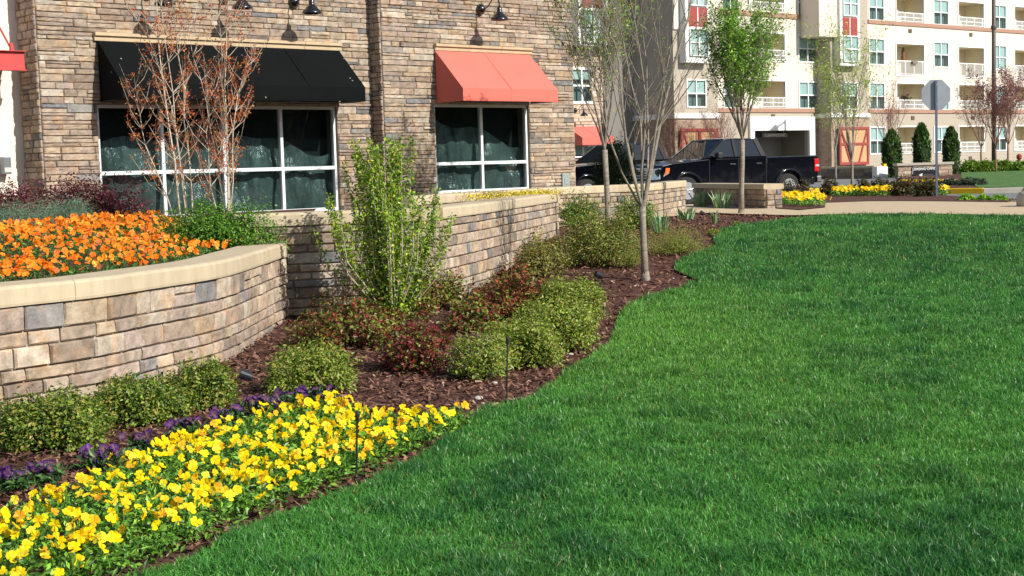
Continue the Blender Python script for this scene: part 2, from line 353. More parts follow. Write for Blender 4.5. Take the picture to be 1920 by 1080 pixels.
def stone_material():
    m = bpy.data.materials.new('stone_veneer'); m.use_nodes = True; t = m.node_tree; N, L = t.nodes, t.links; b = N['Principled BSDF']; b.inputs['Roughness'].default_value = .88; b.inputs['Specular IOR Level'].default_value = .25
    tc = N.new('ShaderNodeTexCoord'); a = N.new('ShaderNodeAttribute'); a.attribute_name = 'Col'
    def noise(sc, det, rough=.6):
        n = N.new('ShaderNodeTexNoise'); n.inputs['Scale'].default_value = sc; n.inputs['Detail'].default_value = det; n.inputs['Roughness'].default_value = rough; L.new(tc.outputs['Object'], n.inputs['Vector']); return n
    n1 = noise(9, 6); n2 = noise(55, 6, .7); n3 = noise(3.2, 3)
    mr = N.new('ShaderNodeMapRange'); mr.inputs[1].default_value = .3; mr.inputs[2].default_value = .7; mr.inputs[3].default_value = .66; mr.inputs[4].default_value = 1.3; L.new(n1.outputs['Fac'], mr.inputs[0])
    m2 = N.new('ShaderNodeMapRange'); m2.inputs[1].default_value = .25; m2.inputs[2].default_value = .75; m2.inputs[3].default_value = .8; m2.inputs[4].default_value = 1.2; L.new(n2.outputs['Fac'], m2.inputs[0])
    mu = N.new('ShaderNodeMath'); mu.operation = 'MULTIPLY'; L.new(mr.outputs[0], mu.inputs[0]); L.new(m2.outputs[0], mu.inputs[1])
    mx = N.new('ShaderNodeMix'); mx.data_type = 'RGBA'; mx.blend_type = 'MULTIPLY'; mx.inputs[0].default_value = 1; L.new(a.outputs['Color'], mx.inputs[6]); L.new(mu.outputs[0], mx.inputs[7])
    # rusty blotches inside some stones
    hs = N.new('ShaderNodeMix'); hs.data_type = 'RGBA'; hs.blend_type = 'MULTIPLY'; L.new(mx.outputs[2], hs.inputs[6]); hs.inputs[7].default_value = (1.06, .93, .80, 1)
    m3 = N.new('ShaderNodeMapRange'); m3.inputs[1].default_value = .52; m3.inputs[2].default_value = .62; L.new(noise(5.3, 5).outputs['Fac'], m3.inputs[0]); L.new(m3.outputs[0], hs.inputs[0])
    L.new(hs.outputs[2], b.inputs['Base Color'])
    bp = N.new('ShaderNodeBump'); bp.inputs['Strength'].default_value = .75; bp.inputs['Distance'].default_value = .014
    ad = N.new('ShaderNodeMath'); ad.operation = 'ADD'; L.new(noise(26, 9, .62).outputs['Fac'], ad.inputs[0]); L.new(n3.outputs['Fac'], ad.inputs[1]); L.new(ad.outputs[0], bp.inputs['Height']); L.new(bp.outputs[0], b.inputs['Normal'])
    return m
stonem = stone_material()
mortar = mat('mortar', S(150, 132, 112, .75), .95, .2, 12, .5, 60)
mortar_w = mat('pale_mortar', S(196, 184, 166, .62), .95, .2, 12, .5, 60)
cast = mat('cast_stone', S(218, 200, 168, .66), .82, .13, 2.6, .3, 45, bdist=.006, stretch=(3, 3, .7))
castb = mat('lintel_stone', S(208, 184, 148, .72), .8, .12, 4, .35, 50, bdist=.006)
# ================================================================ the stone storefront
T = 20.65; PR = .32
sL = FA.hit(76, 200, T)[0]; sM = FA.hit(719, 200, T - PR)[0]; sR = FA.hit(1078, 330, T - PR)[0]
w1 = (FA.hit(186, 300, T)[0], FA.hit(634, 300, T)[0], FA.hit(635, 395, T)[1], FA.hit(632, 200, T)[1])
w2 = (FA.hit(817, 300, T - PR)[0], FA.hit(993, 300, T - PR)[0], FA.hit(995, 357, T - PR)[1], FA.hit(990, 197, T - PR)[1])
ZT = 7.2; ZB = .3
bld = empty('stone_storefront', FA.W(sL, T, ZB), FA.a, 'tan ledgestone shop building with two awned windows behind the planters', 'building')
off = (sL, T, ZB)
lint1 = (FA.hit(173, 74, T)[0], FA.hit(636, 88, T)[0], FA.hit(636, 96, T)[1], FA.hit(636, 82, T)[1])
lint2 = (FA.hit(811, 90, T - PR)[0], FA.hit(993, 96, T - PR)[0], FA.hit(993, 103, T - PR)[1], FA.hit(993, 91, T - PR)[1])
mb = MB()
stones(mb, lambda s, d, z: (s, T - d, z), sL, sM - .02, ZB, ZT, hs=(.055, .125), ws=(.15, .68), opens=[w1], zbreaks=[w1[2], w1[3]], seed=3, k=.63, grey=.07, join=.005, split=.42)
stones(mb, lambda s, d, z: (s, T - PR - d, z), sM, sR, ZB, ZT, hs=(.055, .125), ws=(.15, .68), opens=[w2], zbreaks=[w2[2], w2[3]], seed=4, k=.63, grey=.07, join=.005, split=.42)
stones(mb, lambda s, d, z: (sM - d, T - PR + s, z), 0, PR, ZB, ZT, hs=(.065, .125), ws=(.12, .3), seed=5, k=.63, grey=.05)
stones(mb, lambda s, d, z: (sL - d, T + s, z), 0, .6, ZB, ZT, hs=(.065, .125), ws=(.12, .35), seed=6, k=.63, grey=.05)
stones(mb, lambda s, d, z: (sR + d, T - PR + s, z), 0, 9, ZB, ZT, hs=(.09, .16), ws=(.3, .6), seed=8, k=.63, fine=2)
mb.build('wall', [stonem], bld, off, col=True)
def wallwith(mb, s0, s1, t, z0, z1, op, th=.3):
    a, b, c, d = op
    mb.box(s0, a, t, t + th, z0, z1); mb.box(b, s1, t, t + th, z0, z1); mb.box(a, b, t, t + th, z0, c); mb.box(a, b, t, t + th, d, z1)
mb = MB(); wallwith(mb, sL + .003, sM + .2, T + .003, ZB, ZT, w1); wallwith(mb, sM + .003, sR - .003, T - PR + .003, ZB, ZT, w2)
mb.box(sL + .004, sL + .3, T + .31, T + .62, ZB, ZT); mb.box(sR - .3, sR - .003, T - PR + .31, T + 9, ZB, ZT)
mb.build('backing_wall', mortar, bld, off)
mb = MB(); mb.box(sL + .02, sR - .02, T + .9, T + 9, ZB, ZT + .1); mb.build('interior_core', mat('dark_room', (.02, .022, .024), .9), bld, off)
for (a, b, c, d), t in ((lint1, T), (lint2, T - PR)):
    castt = MB()
    n = max(2, round((b - a) / .75)); 
    for i in range(n):
        x0 = a + (b - a) * i / n; x1 = a + (b - a) * (i + 1) / n - .004
        castt.box(x0, x1, t - .075, t + .02, c, c + (d - c) * .58); castt.box(x0, x1, t - .11, t + .02, c + (d - c) * .58 + .001, d)
    castt.build('lintel', castb, bld, off, bevel=.008)
# windows
alum = mat('window_white', S(226, 230, 232, .85), .4, .03, 5)
pane_m = glassmat('shop_glass', (.54, .63, .62), .012, .05, (.02, .035, .035), 1.0)
def plastic_mat():
    m = mat('plastic_sheet', S(96, 110, 108), .18, .5, 2.2, .9, 3.0, spec=.8, stretch=(1, 1, .35), bdist=.25); return m
plas = plastic_mat(); sash = mat('dark_gasket', (.02, .02, .02), .6)
def storefront(op, t, cols, zmid, seed):
    a, b, c, d = op; fr = MB(); fw = .05; y0, y1 = t - .015, t + .07
    fr.box(a, b, y0, y1, c, c + .065); fr.box(a, b, y0, y1, d - .05, d)
    fr.box(a, a + fw, y0, y1, c + .0655, d - .0505); fr.box(b - fw, b, y0, y1, c + .0655, d - .0505)
    xs = [a + (b - a) * i / cols for i in range(cols + 1)]
    for x in xs[1:-1]: fr.box(x - .028, x + .028, y0 + .002, y1, c + .0655, d - .0505)
    for i in range(cols):
        l = xs[i] + (.0285 if i else fw + .0005); r = xs[i + 1] - (.0285 if i < cols - 1 else fw + .0005); fr.box(l, r, y0 + .004, y1, zmid - .03, zmid + .03)
    f = fr.build('window', alum, bld, off, bevel=.004)
    p = MB(); p.quad((a + .03, t + .03, c + .03), (b - .03, t + .03, c + .03), (b - .03, t + .03, d - .03), (a + .03, t + .03, d - .03)); p.build('pane', pane_m, f, off, fix=False)
    # creased plastic sheeting hung inside
    n, mZ = 90, 34; rd = np.random.default_rng(seed); V = []; top = zmid + (d - zmid) * .48
    ph = rd.random(8) * 6
    for i in range(n + 1):
        s = a + (b - a) * i / n
        for j in range(mZ + 1):
            z = c + (top - c) * j / mZ; q = j / mZ; u = i / n * cols
            w_ = .032 * math.sin(u * 9 + ph[0] + 1.5 * math.sin(q * 3 + u)) + .02 * math.sin(u * 23 + ph[1] + q * 4 + 2 * math.sin(u * 2)) + .03 * math.sin(q * 7 + u * 3 + ph[2])
            sag = (.14 * math.sin(u * 2.1 + ph[4]) + .10 * math.sin(u * 4.7 + ph[5]) + .16 * math.sin(u * .9 + ph[3])) * q ** 2.5
            V.append((s - off[0], t + .19 + w_ + .006 * rd.random() - off[1], z - sag - off[2]))
    V = np.array(V); i = np.arange(n)[:, None] * (mZ + 1) + np.arange(mZ)[None]; L = np.stack([i, i + mZ + 1, i + mZ + 2, i + 1], -1).reshape(-1, 4)
    npmesh('plastic_sheet', V, L, [4] * len(L), plas, f, smooth=True)
    bk = MB(); bk.box(a, b, t + .32, t + .33, c, d); bk.build('inner_blind', mat('inner_wall', S(22, 30, 30), .7, .3, 2), f, off)
storefront(w1, T + .05, 4, FA.hit(635, 314, T)[1], 3)
storefront(w2, T - PR + .05, 2, FA.hit(993, 303, T - PR)[1], 9)
# outlet box on the wall's right end
ox, oz = FA.hit(1057, 340, T - PR); mb = MB(); mb.box(ox - .1, ox + .1, T - PR - .07, T - PR - .03, oz - .14, oz + .16)
mb.box(ox - .13, ox + .13, T - PR - .08, T - PR - .03, oz - .19, oz - .145)
mb.box(ox - .05, ox + .05, T - PR - .078, T - PR - .071, oz - .06, oz + .06); mb.build('outlet_cover', mat('galv', S(150, 160, 158), .4, .1, 8, metal=.3), bld, off, bevel=.01)
# ---------------------------------------------------------------- awnings
def awning(label, u0, u1, vt, vb, t, proj, val, m, ref_u):
    s0 = FA.hit(u0, (vt + vb) / 2, t)[0]; s1 = FA.hit(u1, (vt + vb) / 2, t)[0]; z1 = FA.hit(ref_u, vt, t)[1]; z0 = FA.hit(ref_u, vb, t)[1]
    root = empty('awning', FA.W(s0, t, z0), FA.a, label, 'awning'); W_, H = s1 - s0, z1 - z0
    y0 = -.07; yf = -proj; th = .006
    nx = max(8, int(W_ / .12)); nz = 10; vs = []; rd = random.Random(int(u0))
    mbx = MB()
    for i in range(nx + 1):
        for j in range(nz + 1):
            q = j / nz; x = W_ * i / nx
            sagd = -.010 * math.sin(PI * q) * (.5 + .5 * math.sin(x * 4.1 + rd.random() * .3))
            vs.append((x, y0 + (yf - y0) * q, H + (val - H) * q + sagd))
    mbx.add(vs, [(i * (nz + 1) + j, (i + 1) * (nz + 1) + j, (i + 1) * (nz + 1) + j + 1, i * (nz + 1) + j + 1) for i in range(nx) for j in range(nz)])
    mbx.build('canopy', m, root, fix=False, smooth=True)
    sm_ = MB(); ns = max(2, round(W_ / 1.15))
    for i in range(1, ns):
        x = W_ * i / ns; sm_.bar((x, y0, H + .004), (x, yf - .004, val + .004), .022, .005); sm_.box(x - .011, x + .011, yf - th - .003, yf - th - .0005, .012, val - .002)
    sm_.box(.002, W_ - .002, yf - th - .0035, yf - th - .0006, val * .1, val * .1 + .012)
    sm_.build('seam', m, root)
    v = MB(); v.box(0, W_, yf - th, yf, 0, val); v.build('valance', m, root, bevel=.003)
    for x in (0, W_ - th):
        e = MB(); e.prism([(0, 0), (1, 0), (1, 1), (0, 1)], 0, 0) if False else None
        e.add([(x, y0, 0), (x, yf, 0), (x, yf, val), (x, y0, H), (x + th, y0, 0), (x + th, yf, 0), (x + th, yf, val), (x + th, y0, H)],
              [(0, 1, 2, 3), (7, 6, 5, 4), (0, 4, 5, 1), (1, 5, 6, 2), (2, 6, 7, 3), (3, 7, 4, 0)]); e.build('side_panel', m, root)
    f = MB(); 
    f.tube([(.02, yf + .03, .02), (W_ - .02, yf + .03, .02)], .014, 6); f.tube([(.02, y0 + .03, .02), (W_ - .02, y0 + .03, .02)], .014, 6)
    for i in range(int(W_ / 1.2) + 2):
        x = .03 + (W_ - .06) * i / (int(W_ / 1.2) + 1); f.tube([(x, y0, H - .05), (x, yf + .03, val - .02), (x, yf + .03, .02), (x, y0, .02)], .012, 6)
    f.build('frame', mat('awning_frame', S(120, 120, 118), .5, metal=.4), root)
    return root
blackc = mat('black_canvas', S(14, 16, 17), .85, .14, 1.6, .25, 5, spec=.08)
def bird(m):   # pale specks on the canvas
    t = m.node_tree; N, L = t.nodes, t.links; b = N['Principled BSDF']; src = b.inputs['Base Color'].links[0].from_socket
    tc = N.new('ShaderNodeTexCoord'); v = N.new('ShaderNodeTexVoronoi'); v.inputs['Scale'].default_value = 5.5; L.new(tc.outputs['Object'], v.inputs['Vector'])
    lt = N.new('ShaderNodeMath'); lt.operation = 'LESS_THAN'; lt.inputs[1].default_value = .065; L.new(v.outputs['Distance'], lt.inputs[0])
    mx = N.new('ShaderNodeMix'); mx.data_type = 'RGBA'; L.new(lt.outputs[0], mx.inputs[0]); L.new(src, mx.inputs[6]); mx.inputs[7].default_value = (.28, .28, .27, 1); L.new(mx.outputs[2], b.inputs['Base Color'])
bird(blackc)
redc = mat('red_canvas', S(222, 118, 104, .80), .8, .05, 2, .12, 120, spec=.2)
awning('wide black canvas awning over the left shop window', 182, 633, 95.5, 195, T, .78, .245, blackc, 632)
awning('coral red canvas awning over the right window of the near shop', 813, 990, 103.5, 195.5, T - PR, .80, .23, redc, 990)
# ---------------------------------------------------------------- gooseneck wall lamps
lampm = mat('lamp_black', S(20, 21, 24), .25, spec=.6, coat=.5)
def wall_lamp(label):
    r = empty('wall_lamp', (0, 0, 0), FA.a, label, 'wall lamp', 'gooseneck lamps over the shop windows')
    p = MB(); p.lathe([(.02, -.035), (.09, -.04), (.105, -.06), (.085, -.095), (.05, -.125), (.025, -.14)], 20, axis='y'); p.build('wall_plate', lampm, r, smooth=True)
    a = MB(); pts = []
    for k in range(15):
        q = k / 14; ang = PI * q
        pts.append((0, -.13 - .03 - .2 * (1 - math.cos(ang)), .005 + .19 * math.sin(ang) ** .8 if 0 < q < 1 else 0))
    pts = [(0, -.1, 0), (0, -.17, .0), (0, -.25, .03), (0, -.33, .10), (0, -.39, .165), (0, -.45, .20), (0, -.52, .19), (0, -.56, .14), (0, -.565, .04), (0, -.565, -.02)]
    a.tube(pts, .0125, 8); a.build('arm', lampm, r, smooth=True)
    s = MB(); s.lathe([(.02, .02), (.028, -.01), (.045, -.03), (.048, -.07), (.05, -.10), (.075, -.125), (.10, -.15), (.105, -.17), (.15, -.20), (.165, -.235), (.168, -.25), (.155, -.245), (.13, -.20), (.06, -.13)], 24, c=(0, -.565, 0))
    s.build('shade', lampm, r, smooth=True); 
    g = MB(); g.lathe([(.01, -.13), (.03, -.15), (.032, -.19), (.01, -.21)], 12, c=(0, -.565, 0)); g.build('bulb', mat('bulb', (.7, .7, .68), .3), r, smooth=True)
    return r
lp0 = None
for i, (u, v, t, lab) in enumerate([(898, 18, T - PR, 'black gooseneck lamp on the stone wall over the coral awning'), (548, 4, T, 'black gooseneck lamp over the right end of the black awning'),
                                    (418, -6, T, 'black gooseneck lamp over the middle of the black awning, partly cut by the top edge'), (274, -14, T, 'black gooseneck lamp over the left part of the black awning, behind the red-leaved twigs')]):
    s, z = FA.hit(u, v, t)
    if lp0 is None: lp0 = wall_lamp(lab); o = lp0
    else: o = copy_tree(lp0); o['label'] = lab
    o.location = FA.W(s, t, z)
# ---------------------------------------------------------------- cream building to the left
cb = empty('cream_building', FA.W(sL - 9, T + .6, 0), FA.a, 'cream rendered shop front left of the stone pier', 'building'); offc = (sL - 9, T + .6, 0)
creamw = mat('cream_render', S(240, 232, 214, .82), .85, .04, 3, .25, 90)
mb = MB(); mb.box(sL - 9, sL + .25, T + .62, T + 9, 0, 7); mb.build('wall', creamw, cb, offc)
cs, cz0 = FA.hit(46, 133, T + .0); cz1 = FA.hit(46, 96, T)[1]; redst = mat('red_steel', S(186, 66, 62, .9), .55, .06, 4, .1, 40)
can = empty('steel_canopy', FA.W(cs - 6, T + .58, cz0), FA.a, 'red painted steel canopy hung by rods on the cream wall', 'canopy'); oc = (cs - 6, T + .58, cz0)
mb = MB(); mb.box(cs - 6, cs, T - .02, T + .04, cz0 + .012, cz1 - .012); mb.box(cs - 6, cs + .02, T - .07, T + .08, cz1 - .0118, cz1); mb.box(cs - 6, cs + .02, T - .07, T + .08, cz0, cz0 + .0118)
mb.build('fascia', redst, can, oc); mb = MB(); mb.box(cs - 6, cs - .06, T + .085, T + .60, cz0 + .06, cz0 + .1); mb.build('deck', redst, can, oc)
r0 = FA.hit(22, 88, T)[0]; mb = MB(); zr0 = FA.hit(22, 92, T)[1]; mb.tube([(r0, T + .02, zr0), (r0 - .42, T + .58, zr0 + 1.35)], .016, 8); mb.bar((r0 + .02, T + .02, cz1), (r0, T + .02, zr0 + .09), .05, .02); mb.build('hanger_rod', redst, can, oc)
sx, sz = FA.hit(6, 312, T + .6); wl = empty('wall_sconce', FA.W(sx, T + .6, sz - .12), FA.a, 'small grey box light fixed low on the cream wall', 'wall light')
mb = MB(); mb.box(-.06, .06, -.16, 0, 0, .26); mb.build('housing', mat('sconce_grey', S(120, 124, 128), .4, metal=.5), wl, bevel=.01); mb = MB(); mb.box(-.05, .05, -.165, -.161, .03, .1); mb.build('lens', mat('lens', (.5, .5, .48), .2), wl)
# ================================================================ planter walls
def arclen(P): return np.concatenate([[0], np.cumsum(np.linalg.norm(np.diff(P, axis=0), axis=1))])
class Path:
    def __init__(s, P, flip=1):
        s.P = np.asarray(P, float)[:, :2]; s.d = arclen(s.P); s.flip = flip; s.L = s.d[-1]
        tg = np.gradient(s.P, axis=0); tg /= np.linalg.norm(tg, axis=1)[:, None]; s.N = np.stack([tg[:, 1], -tg[:, 0]], 1) * flip
    def at(s, q, off=0):
        x = np.interp(q, s.d, s.P[:, 0]); y = np.interp(q, s.d, s.P[:, 1]); n = np.array([np.interp(q, s.d, s.N[:, 0]), np.interp(q, s.d, s.N[:, 1])]); n /= max(1e-6, np.linalg.norm(n))
        return x + n[0] * off, y + n[1] * off
def sweep(mb, path, prof, q0=0, q1=None, step=.12, ends=True):
    q1 = path.L if q1 is None else q1; n = max(2, int((q1 - q0) / step)); m = len(prof); vs = []
    for i in range(n + 1):
        q = q0 + (q1 - q0) * i / n
        for (d, z) in prof: x, y = path.at(q, d); vs.append((x, y, z))
    fs = [(i * m + k, (i + 1) * m + k, (i + 1) * m + (k + 1) % m, i * m + (k + 1) % m) for i in range(n) for k in range(m)]
    if ends: fs += [tuple(range(m)), tuple(n * m + k for k in range(m))]
    mb.add(vs, fs)
def capprof(z0, z1, out, inn): r = .028; return [(inn, z0), (out, z0), (out + .004, z0 + .02), (out + .002, z1 - r), (out - r * .3, z1 - r * .3), (out - r, z1), (inn + r, z1), (inn, z1 - r)]
def planter(name, label, P, z0, zc, zt, thick=.36, hs=(.085, .16), ws=(.16, .42), seed=1, flip=1, grey=.1, endface=None, capname='cap', jointstep=2.4, k=.66, mort=None):
    path = Path(P, flip); b = path.at(0); root = empty(name, (b[0], b[1], z0), 0, label, 'planter wall'); of = (b[0], b[1], z0)
    mb = MB(); fn = lambda s, d, z: (*path.at(s, d), z)
    stones(mb, fn, 0, path.L, z0, zc, hs=hs, ws=ws, depth=.04, seed=seed, grey=grey, k=k, join=.011, split=.22)
    if endface:
        e = path.at(path.L); ex = path.at(path.L, -1); nx, ny = ex[0] - e[0], ex[1] - e[1]   # inward
        tx, ty = path.P[-1] - path.P[-2]; l = math.hypot(tx, ty); tx /= l; ty /= l
        stones(mb, lambda s, d, z: (e[0] + nx * s + tx * d, e[1] + ny * s + ty * d, z), 0, thick - .05, z0, zc, hs=hs, ws=(.12, .3), depth=.04, seed=seed + 50, grey=grey, k=k, join=.011)
    mb.build('stone_face', [stonem], root, of, col=True)
    mb = MB(); sweep(mb, path, [(-.004, z0), (-.004, zc), (-thick + .05, zc), (-thick + .05, z0)]); mb.build('core', mort or mortar_w, root, of)
    mb = MB(); q = 0
    while q < path.L - .05:
        e_ = min(path.L, q + jointstep)
        if path.L - e_ < .8: e_ = path.L
        sweep(mb, path, capprof(zc + .002, zt, .055, -thick), q if q == 0 else q + .004, e_); q = e_
    mb.build('cap', cast, root, of, smooth=False); return path
# near curved planter
zcap = .95; zcb = .79
pp = [zplane(u, v, zcb) for u, v in [(-420, 628), (-200, 602), (0, 577), (165, 559), (277, 542), (405, 521), (480, 498), (516, 485.5)]]
nose = at(535, 470, 15.9)
PN = catmull(pp + [(-2.585, 16.28), (-2.64, 16.56)], 8)
ZN = -.06
pathN = planter('curved_planter_wall', 'near curved stone planter wall with smooth cast cap, holding the orange pansies', PN, ZN, zcb, zcap, hs=(.10, .165), ws=(.2, .46), seed=22, grey=.05, flip=1, thick=.42)
# wall A: straight under the left window; wall B: turns to the right; wall C: beyond
a0 = zplane(470, 426, 1.13); a1 = zplane(640, 419.5, 1.13); dv = (a1 - a0).normalized()
aE = zplane(822, 411, 1.14)
A1 = [a0 - dv * .2, a0, a1, aE]; planter('straight_planter_wall', 'straight stone planter wall under the wide window, dappled by the bush shadow', resample(A1, 24), 0.0, 1.13, 1.28, hs=(.08, .15), ws=(.22, .55), seed=31, grey=.1, jointstep=3.0)
B1 = [zplane(u, v, 1.14) for u, v in [(822, 411), (900, 400.5), (975, 388.5), (1044, 377.5)]]; planter('middle_planter_wall', 'stone planter wall running back from the tall green bush to its square end', resample(B1, 30), .05, 1.14, 1.28, hs=(.085, .165), ws=(.12, .34), seed=41, endface=True, thick=.40, grey=.12, jointstep=9)
Cp = [zplane(u, v, 1.19) for u, v in [(770, 385.5), (830, 381), (900, 376), (970, 371), (1040, 365.5), (1139, 361), (1205, 358.5), (1240, 355), (1262, 352.5), (1283, 350)]]; planter('far_planter_wall', 'farthest stone planter wall, curved at its end, behind the two slim trees', resample(catmull(Cp, 5), 50), .45, 1.19, 1.335, hs=(.08, .15), ws=(.12, .3), seed=51, endface=True, grey=.14)
# soil inside the planters
fy = lambda x: np.interp(x, pathN.P[:, 0], pathN.P[:, 1])
def psoil(x, y):
    x = np.asarray(x, float); y = np.asarray(y, float); d = np.full(x.shape, 9.)
    for a, b in zip(pathN.P[:-1:2], pathN.P[1::2]): d = np.minimum(d, np.hypot(x - (a[0] + b[0]) / 2, y - (a[1] + b[1]) / 2))
    return .83 + .30 * sm((d - .3) / 2.4)
inner = [pathN.at(q, -.25) for q in np.linspace(0, pathN.L, 60)]
polysheet('planter_soil', np.array(inner + [FA.W(w1[1] - .5, T - .02)[:2], (-9.5, 22.0), (-13, 18), (-13, 11)]), mulchm, psoil, .35)
aa = FA.W(FA.ST(a0.x, a0.y)[0] - 3, T - .1); 
bedpoly = [(p.x, p.y) for p in [a0 + Vector((-.1, .25, 0)), a1 + Vector((-.1, .3, 0)), aE + Vector((0, .3, 0))]] + [(p.x - .05, p.y + .3) for p in Cp[1:-1]] + [(Cp[-1].x - .3, Cp[-1].y + 1.5), (FA.W(sR, T - PR - .02).x, FA.W(sR, T - PR - .02).y), (FA.W(sM, T - PR - .02).x, FA.W(sM, T - PR - .02).y), (FA.W(w1[1] - .6, T - .02).x, FA.W(w1[1] - .6, T - .02).y)]
polysheet('raised_bed_soil', np.array(bedpoly), mulchm, lambda x, y: 1.02 + .14 * sm((x + .9) / 1.2), .5)
# low wall beside the pickup
d1 = G(1302, 387.5); d2 = G(1437, 392.5); dd = (d2 - d1); D1 = [d1, d1.lerp(d2, .5), d2]
hz = .64; planter('low_wall', 'short stone wall with pale cap in front of the black pickup', resample(D1, 8), min(d1.z, d2.z) - .05, d2.z + .44, d2.z + .56, thick=.42, hs=(.1, .17), ws=(.25, .55), seed=61, endface=True)
mb = MB(); m_ = d1.lerp(d2, .42); nn = Vector((dd.y, -dd.x, 0)).normalized(); mb.tube([Vector((m_.x, m_.y, d2.z + .2)) + nn * .02, Vector((m_.x, m_.y, d2.z + .2)) + nn * .075], .075, 14)
vent = mb.build('wall_vent', mat('vent_black', (.012, .012, .012), .6), None); tag(vent, 'round black light fitting set into the low stone wall', 'light fitting')
# ================================================================ plants
leafm = mat('leaf', rough=.42, attr=True, spec=.45, trans=.32)
barkm = mat('bark_grey', S(150, 140, 126, .75), .85, .4, 14, .6, 60, stretch=(1, 1, 2.5), bdist=.006)
barkw = mat('bark_pale', S(205, 190, 168, .8), .8, .3, 14, .4, 60, bdist=.006)
twigm = mat('twig_brown', S(150, 122, 92, .7), .85, .3, 20)
petalm = mat('petal', rough=.55, attr=True, spec=.25, trans=.35)
def unit(a): return a / np.maximum(np.linalg.norm(a, axis=-1, keepdims=True), 1e-9)
def leaves(name, P, Nn, size, asp, pal, parent, w=None, jit=.25, fold=.25, tipdir=None, seed=1, loc=(0, 0, 0), tri=False):
    r = np.random.default_rng(seed); n = len(P); Nn = unit(Nn); t = r.normal(size=(n, 3)) if tipdir is None else tipdir + r.normal(size=(n, 3)) * .35
    t = unit(t - Nn * (t * Nn).sum(1, keepdims=True)); b = np.cross(Nn, t); l = (size * (.6 + .8 * r.random(n)))[:, None]
    base = P; tip = P + t * l; md = P + t * l * .45 + Nn * 0; lf = md + b * l * asp / 2 + Nn * l * fold * .4; rt = md - b * l * asp / 2 + Nn * l * fold * .4
    V = np.stack([base, rt, tip, lf], 1).reshape(-1, 3)
    pal = np.array(pal); c = 1.3 * pal[r.choice(len(pal), n, p=w)] * (1 + jit * r.normal(size=(n, 1)) * .7).clip(.4, 1.7)
    k = np.arange(n)[:, None] * 4; L = (k + np.array([[0, 1, 2, 0, 2, 3]])).ravel()
    return npmesh(name, V, L, [3] * (2 * n), leafm, parent, col=np.repeat(c, 4, 0), loc=loc)
GB = [S(96, 118, 36), S(74, 100, 30), S(122, 142, 52), S(54, 78, 24), S(140, 132, 60)]       # boxwood, olive green
GL = [S(118, 136, 44), S(98, 120, 36), S(140, 154, 62), S(76, 98, 28), S(136, 130, 62)]    # light hedge
GR = [S(116, 52, 38), S(146, 78, 50), S(90, 104, 36), S(120, 128, 50), S(104, 40, 40), S(68, 84, 28), S(98, 112, 40), S(84, 70, 36)]  # rose, red new growth
GT = [S(118, 148, 38), S(94, 128, 32), S(150, 172, 50), S(68, 100, 26), S(176, 174, 54)]
GO = [S(112, 116, 48), S(92, 100, 40), S(136, 136, 62), S(120, 100, 60)]
GP = [S(96, 36, 50), S(76, 28, 42), S(124, 52, 66), S(60, 24, 34), S(96, 60, 40)]
GJ = [S(100, 132, 108), S(80, 112, 92), S(124, 150, 122)]
GD = [S(44, 66, 26), S(34, 54, 22), S(64, 86, 32), S(26, 42, 18)]
GG = [S(84, 126, 34), S(64, 106, 30), S(112, 150, 46), S(48, 84, 24)]
def bush(name, label, cat, c, rx, ry, h, n, leaf, pal, w=None, stems=40, stemc=None, seed=1, box=.5, group=None, lump=.18, z0=.12, asp=.5, inner=.35, upb=.6, lean=(0, 0), stem_r=.004, sparse=.0):
    r = np.random.default_rng(seed); root = empty(name, (c[0], c[1], c[2]), 0, label, cat, group)
    # twig ends spread through the crown's shell, leaves clustered on them
    rx, ry, h = rx * 1.02, ry * 1.02, h * .98; nc = max(20, n // 9); d = unit(r.normal(size=(nc, 3))); d[:, 2] = np.abs(d[:, 2]) * 1.0 - .12 * r.random(nc) * (h > .3)
    th = np.arctan2(d[:, 1], d[:, 0]); ph = r.random(6) * 6
    lum = 1 + lump * (np.sin(3 * th + ph[0]) * .5 + np.sin(5 * th + ph[1] + 3 * d[:, 2]) * .4 + .5 * r.normal(size=nc) * .6)
    rad = (1 - inner * r.random(nc) ** 2) * lum
    pw = 1 - .45 * box; dd = np.sign(d) * np.abs(d) ** pw; dd = dd / (np.linalg.norm(dd, axis=1)[:, None] ** (1 - box * .55))
    E = dd * rad[:, None] * np.array([rx, ry, h * (1 - z0)]); E[:, 2] = np.maximum(E[:, 2], -h * .0) + h * z0
    if sparse: E = E[r.random(len(E)) > sparse * (np.sin(E[:, 0] / rx * 4 + ph[2]) * np.sin(E[:, 2] / h * 5 + ph[3]) > 0)]
    E[:, 0] += lean[0] * E[:, 2]; E[:, 1] += lean[1] * E[:, 2]
    n = int(n * 1.35); k = r.integers(0, len(E), n); org = np.array([0, 0, h * .25]); out = unit(E - org)
    spread = max(.018, min(rx, h) * .09); P = E[k] + r.normal(size=(n, 3)) * spread - out[k] * (r.random(n) * spread * 2.2)[:, None]
    P[:, 2] = np.maximum(P[:, 2], .01)
    Nn = out[k] * .7 + np.array([0, 0, upb]) + r.normal(size=(n, 3)) * .65
    leaves('foliage', P, Nn, leaf, asp, pal, root, w, seed=seed + 1, tipdir=out[k] + r.normal(size=(n, 3)) * .6)
    mb = MB()
    idx = r.choice(len(E), min(stems, len(E)), replace=False)
    for i in idx:
        e = E[i] * .97; b = np.array([e[0] * .12 + r.normal() * .02, e[1] * .12 + r.normal() * .02, -.02]); m1 = b * .45 + e * .55; m1[:2] *= .72; m1[2] = b[2] * .5 + e[2] * .5
        mb.tube([b, m1, e], [stem_r * 1.5, stem_r, stem_r * .45], 4, cap=False)
    mb.build('stems', stemc or twigm, root, fix=False)
    return root
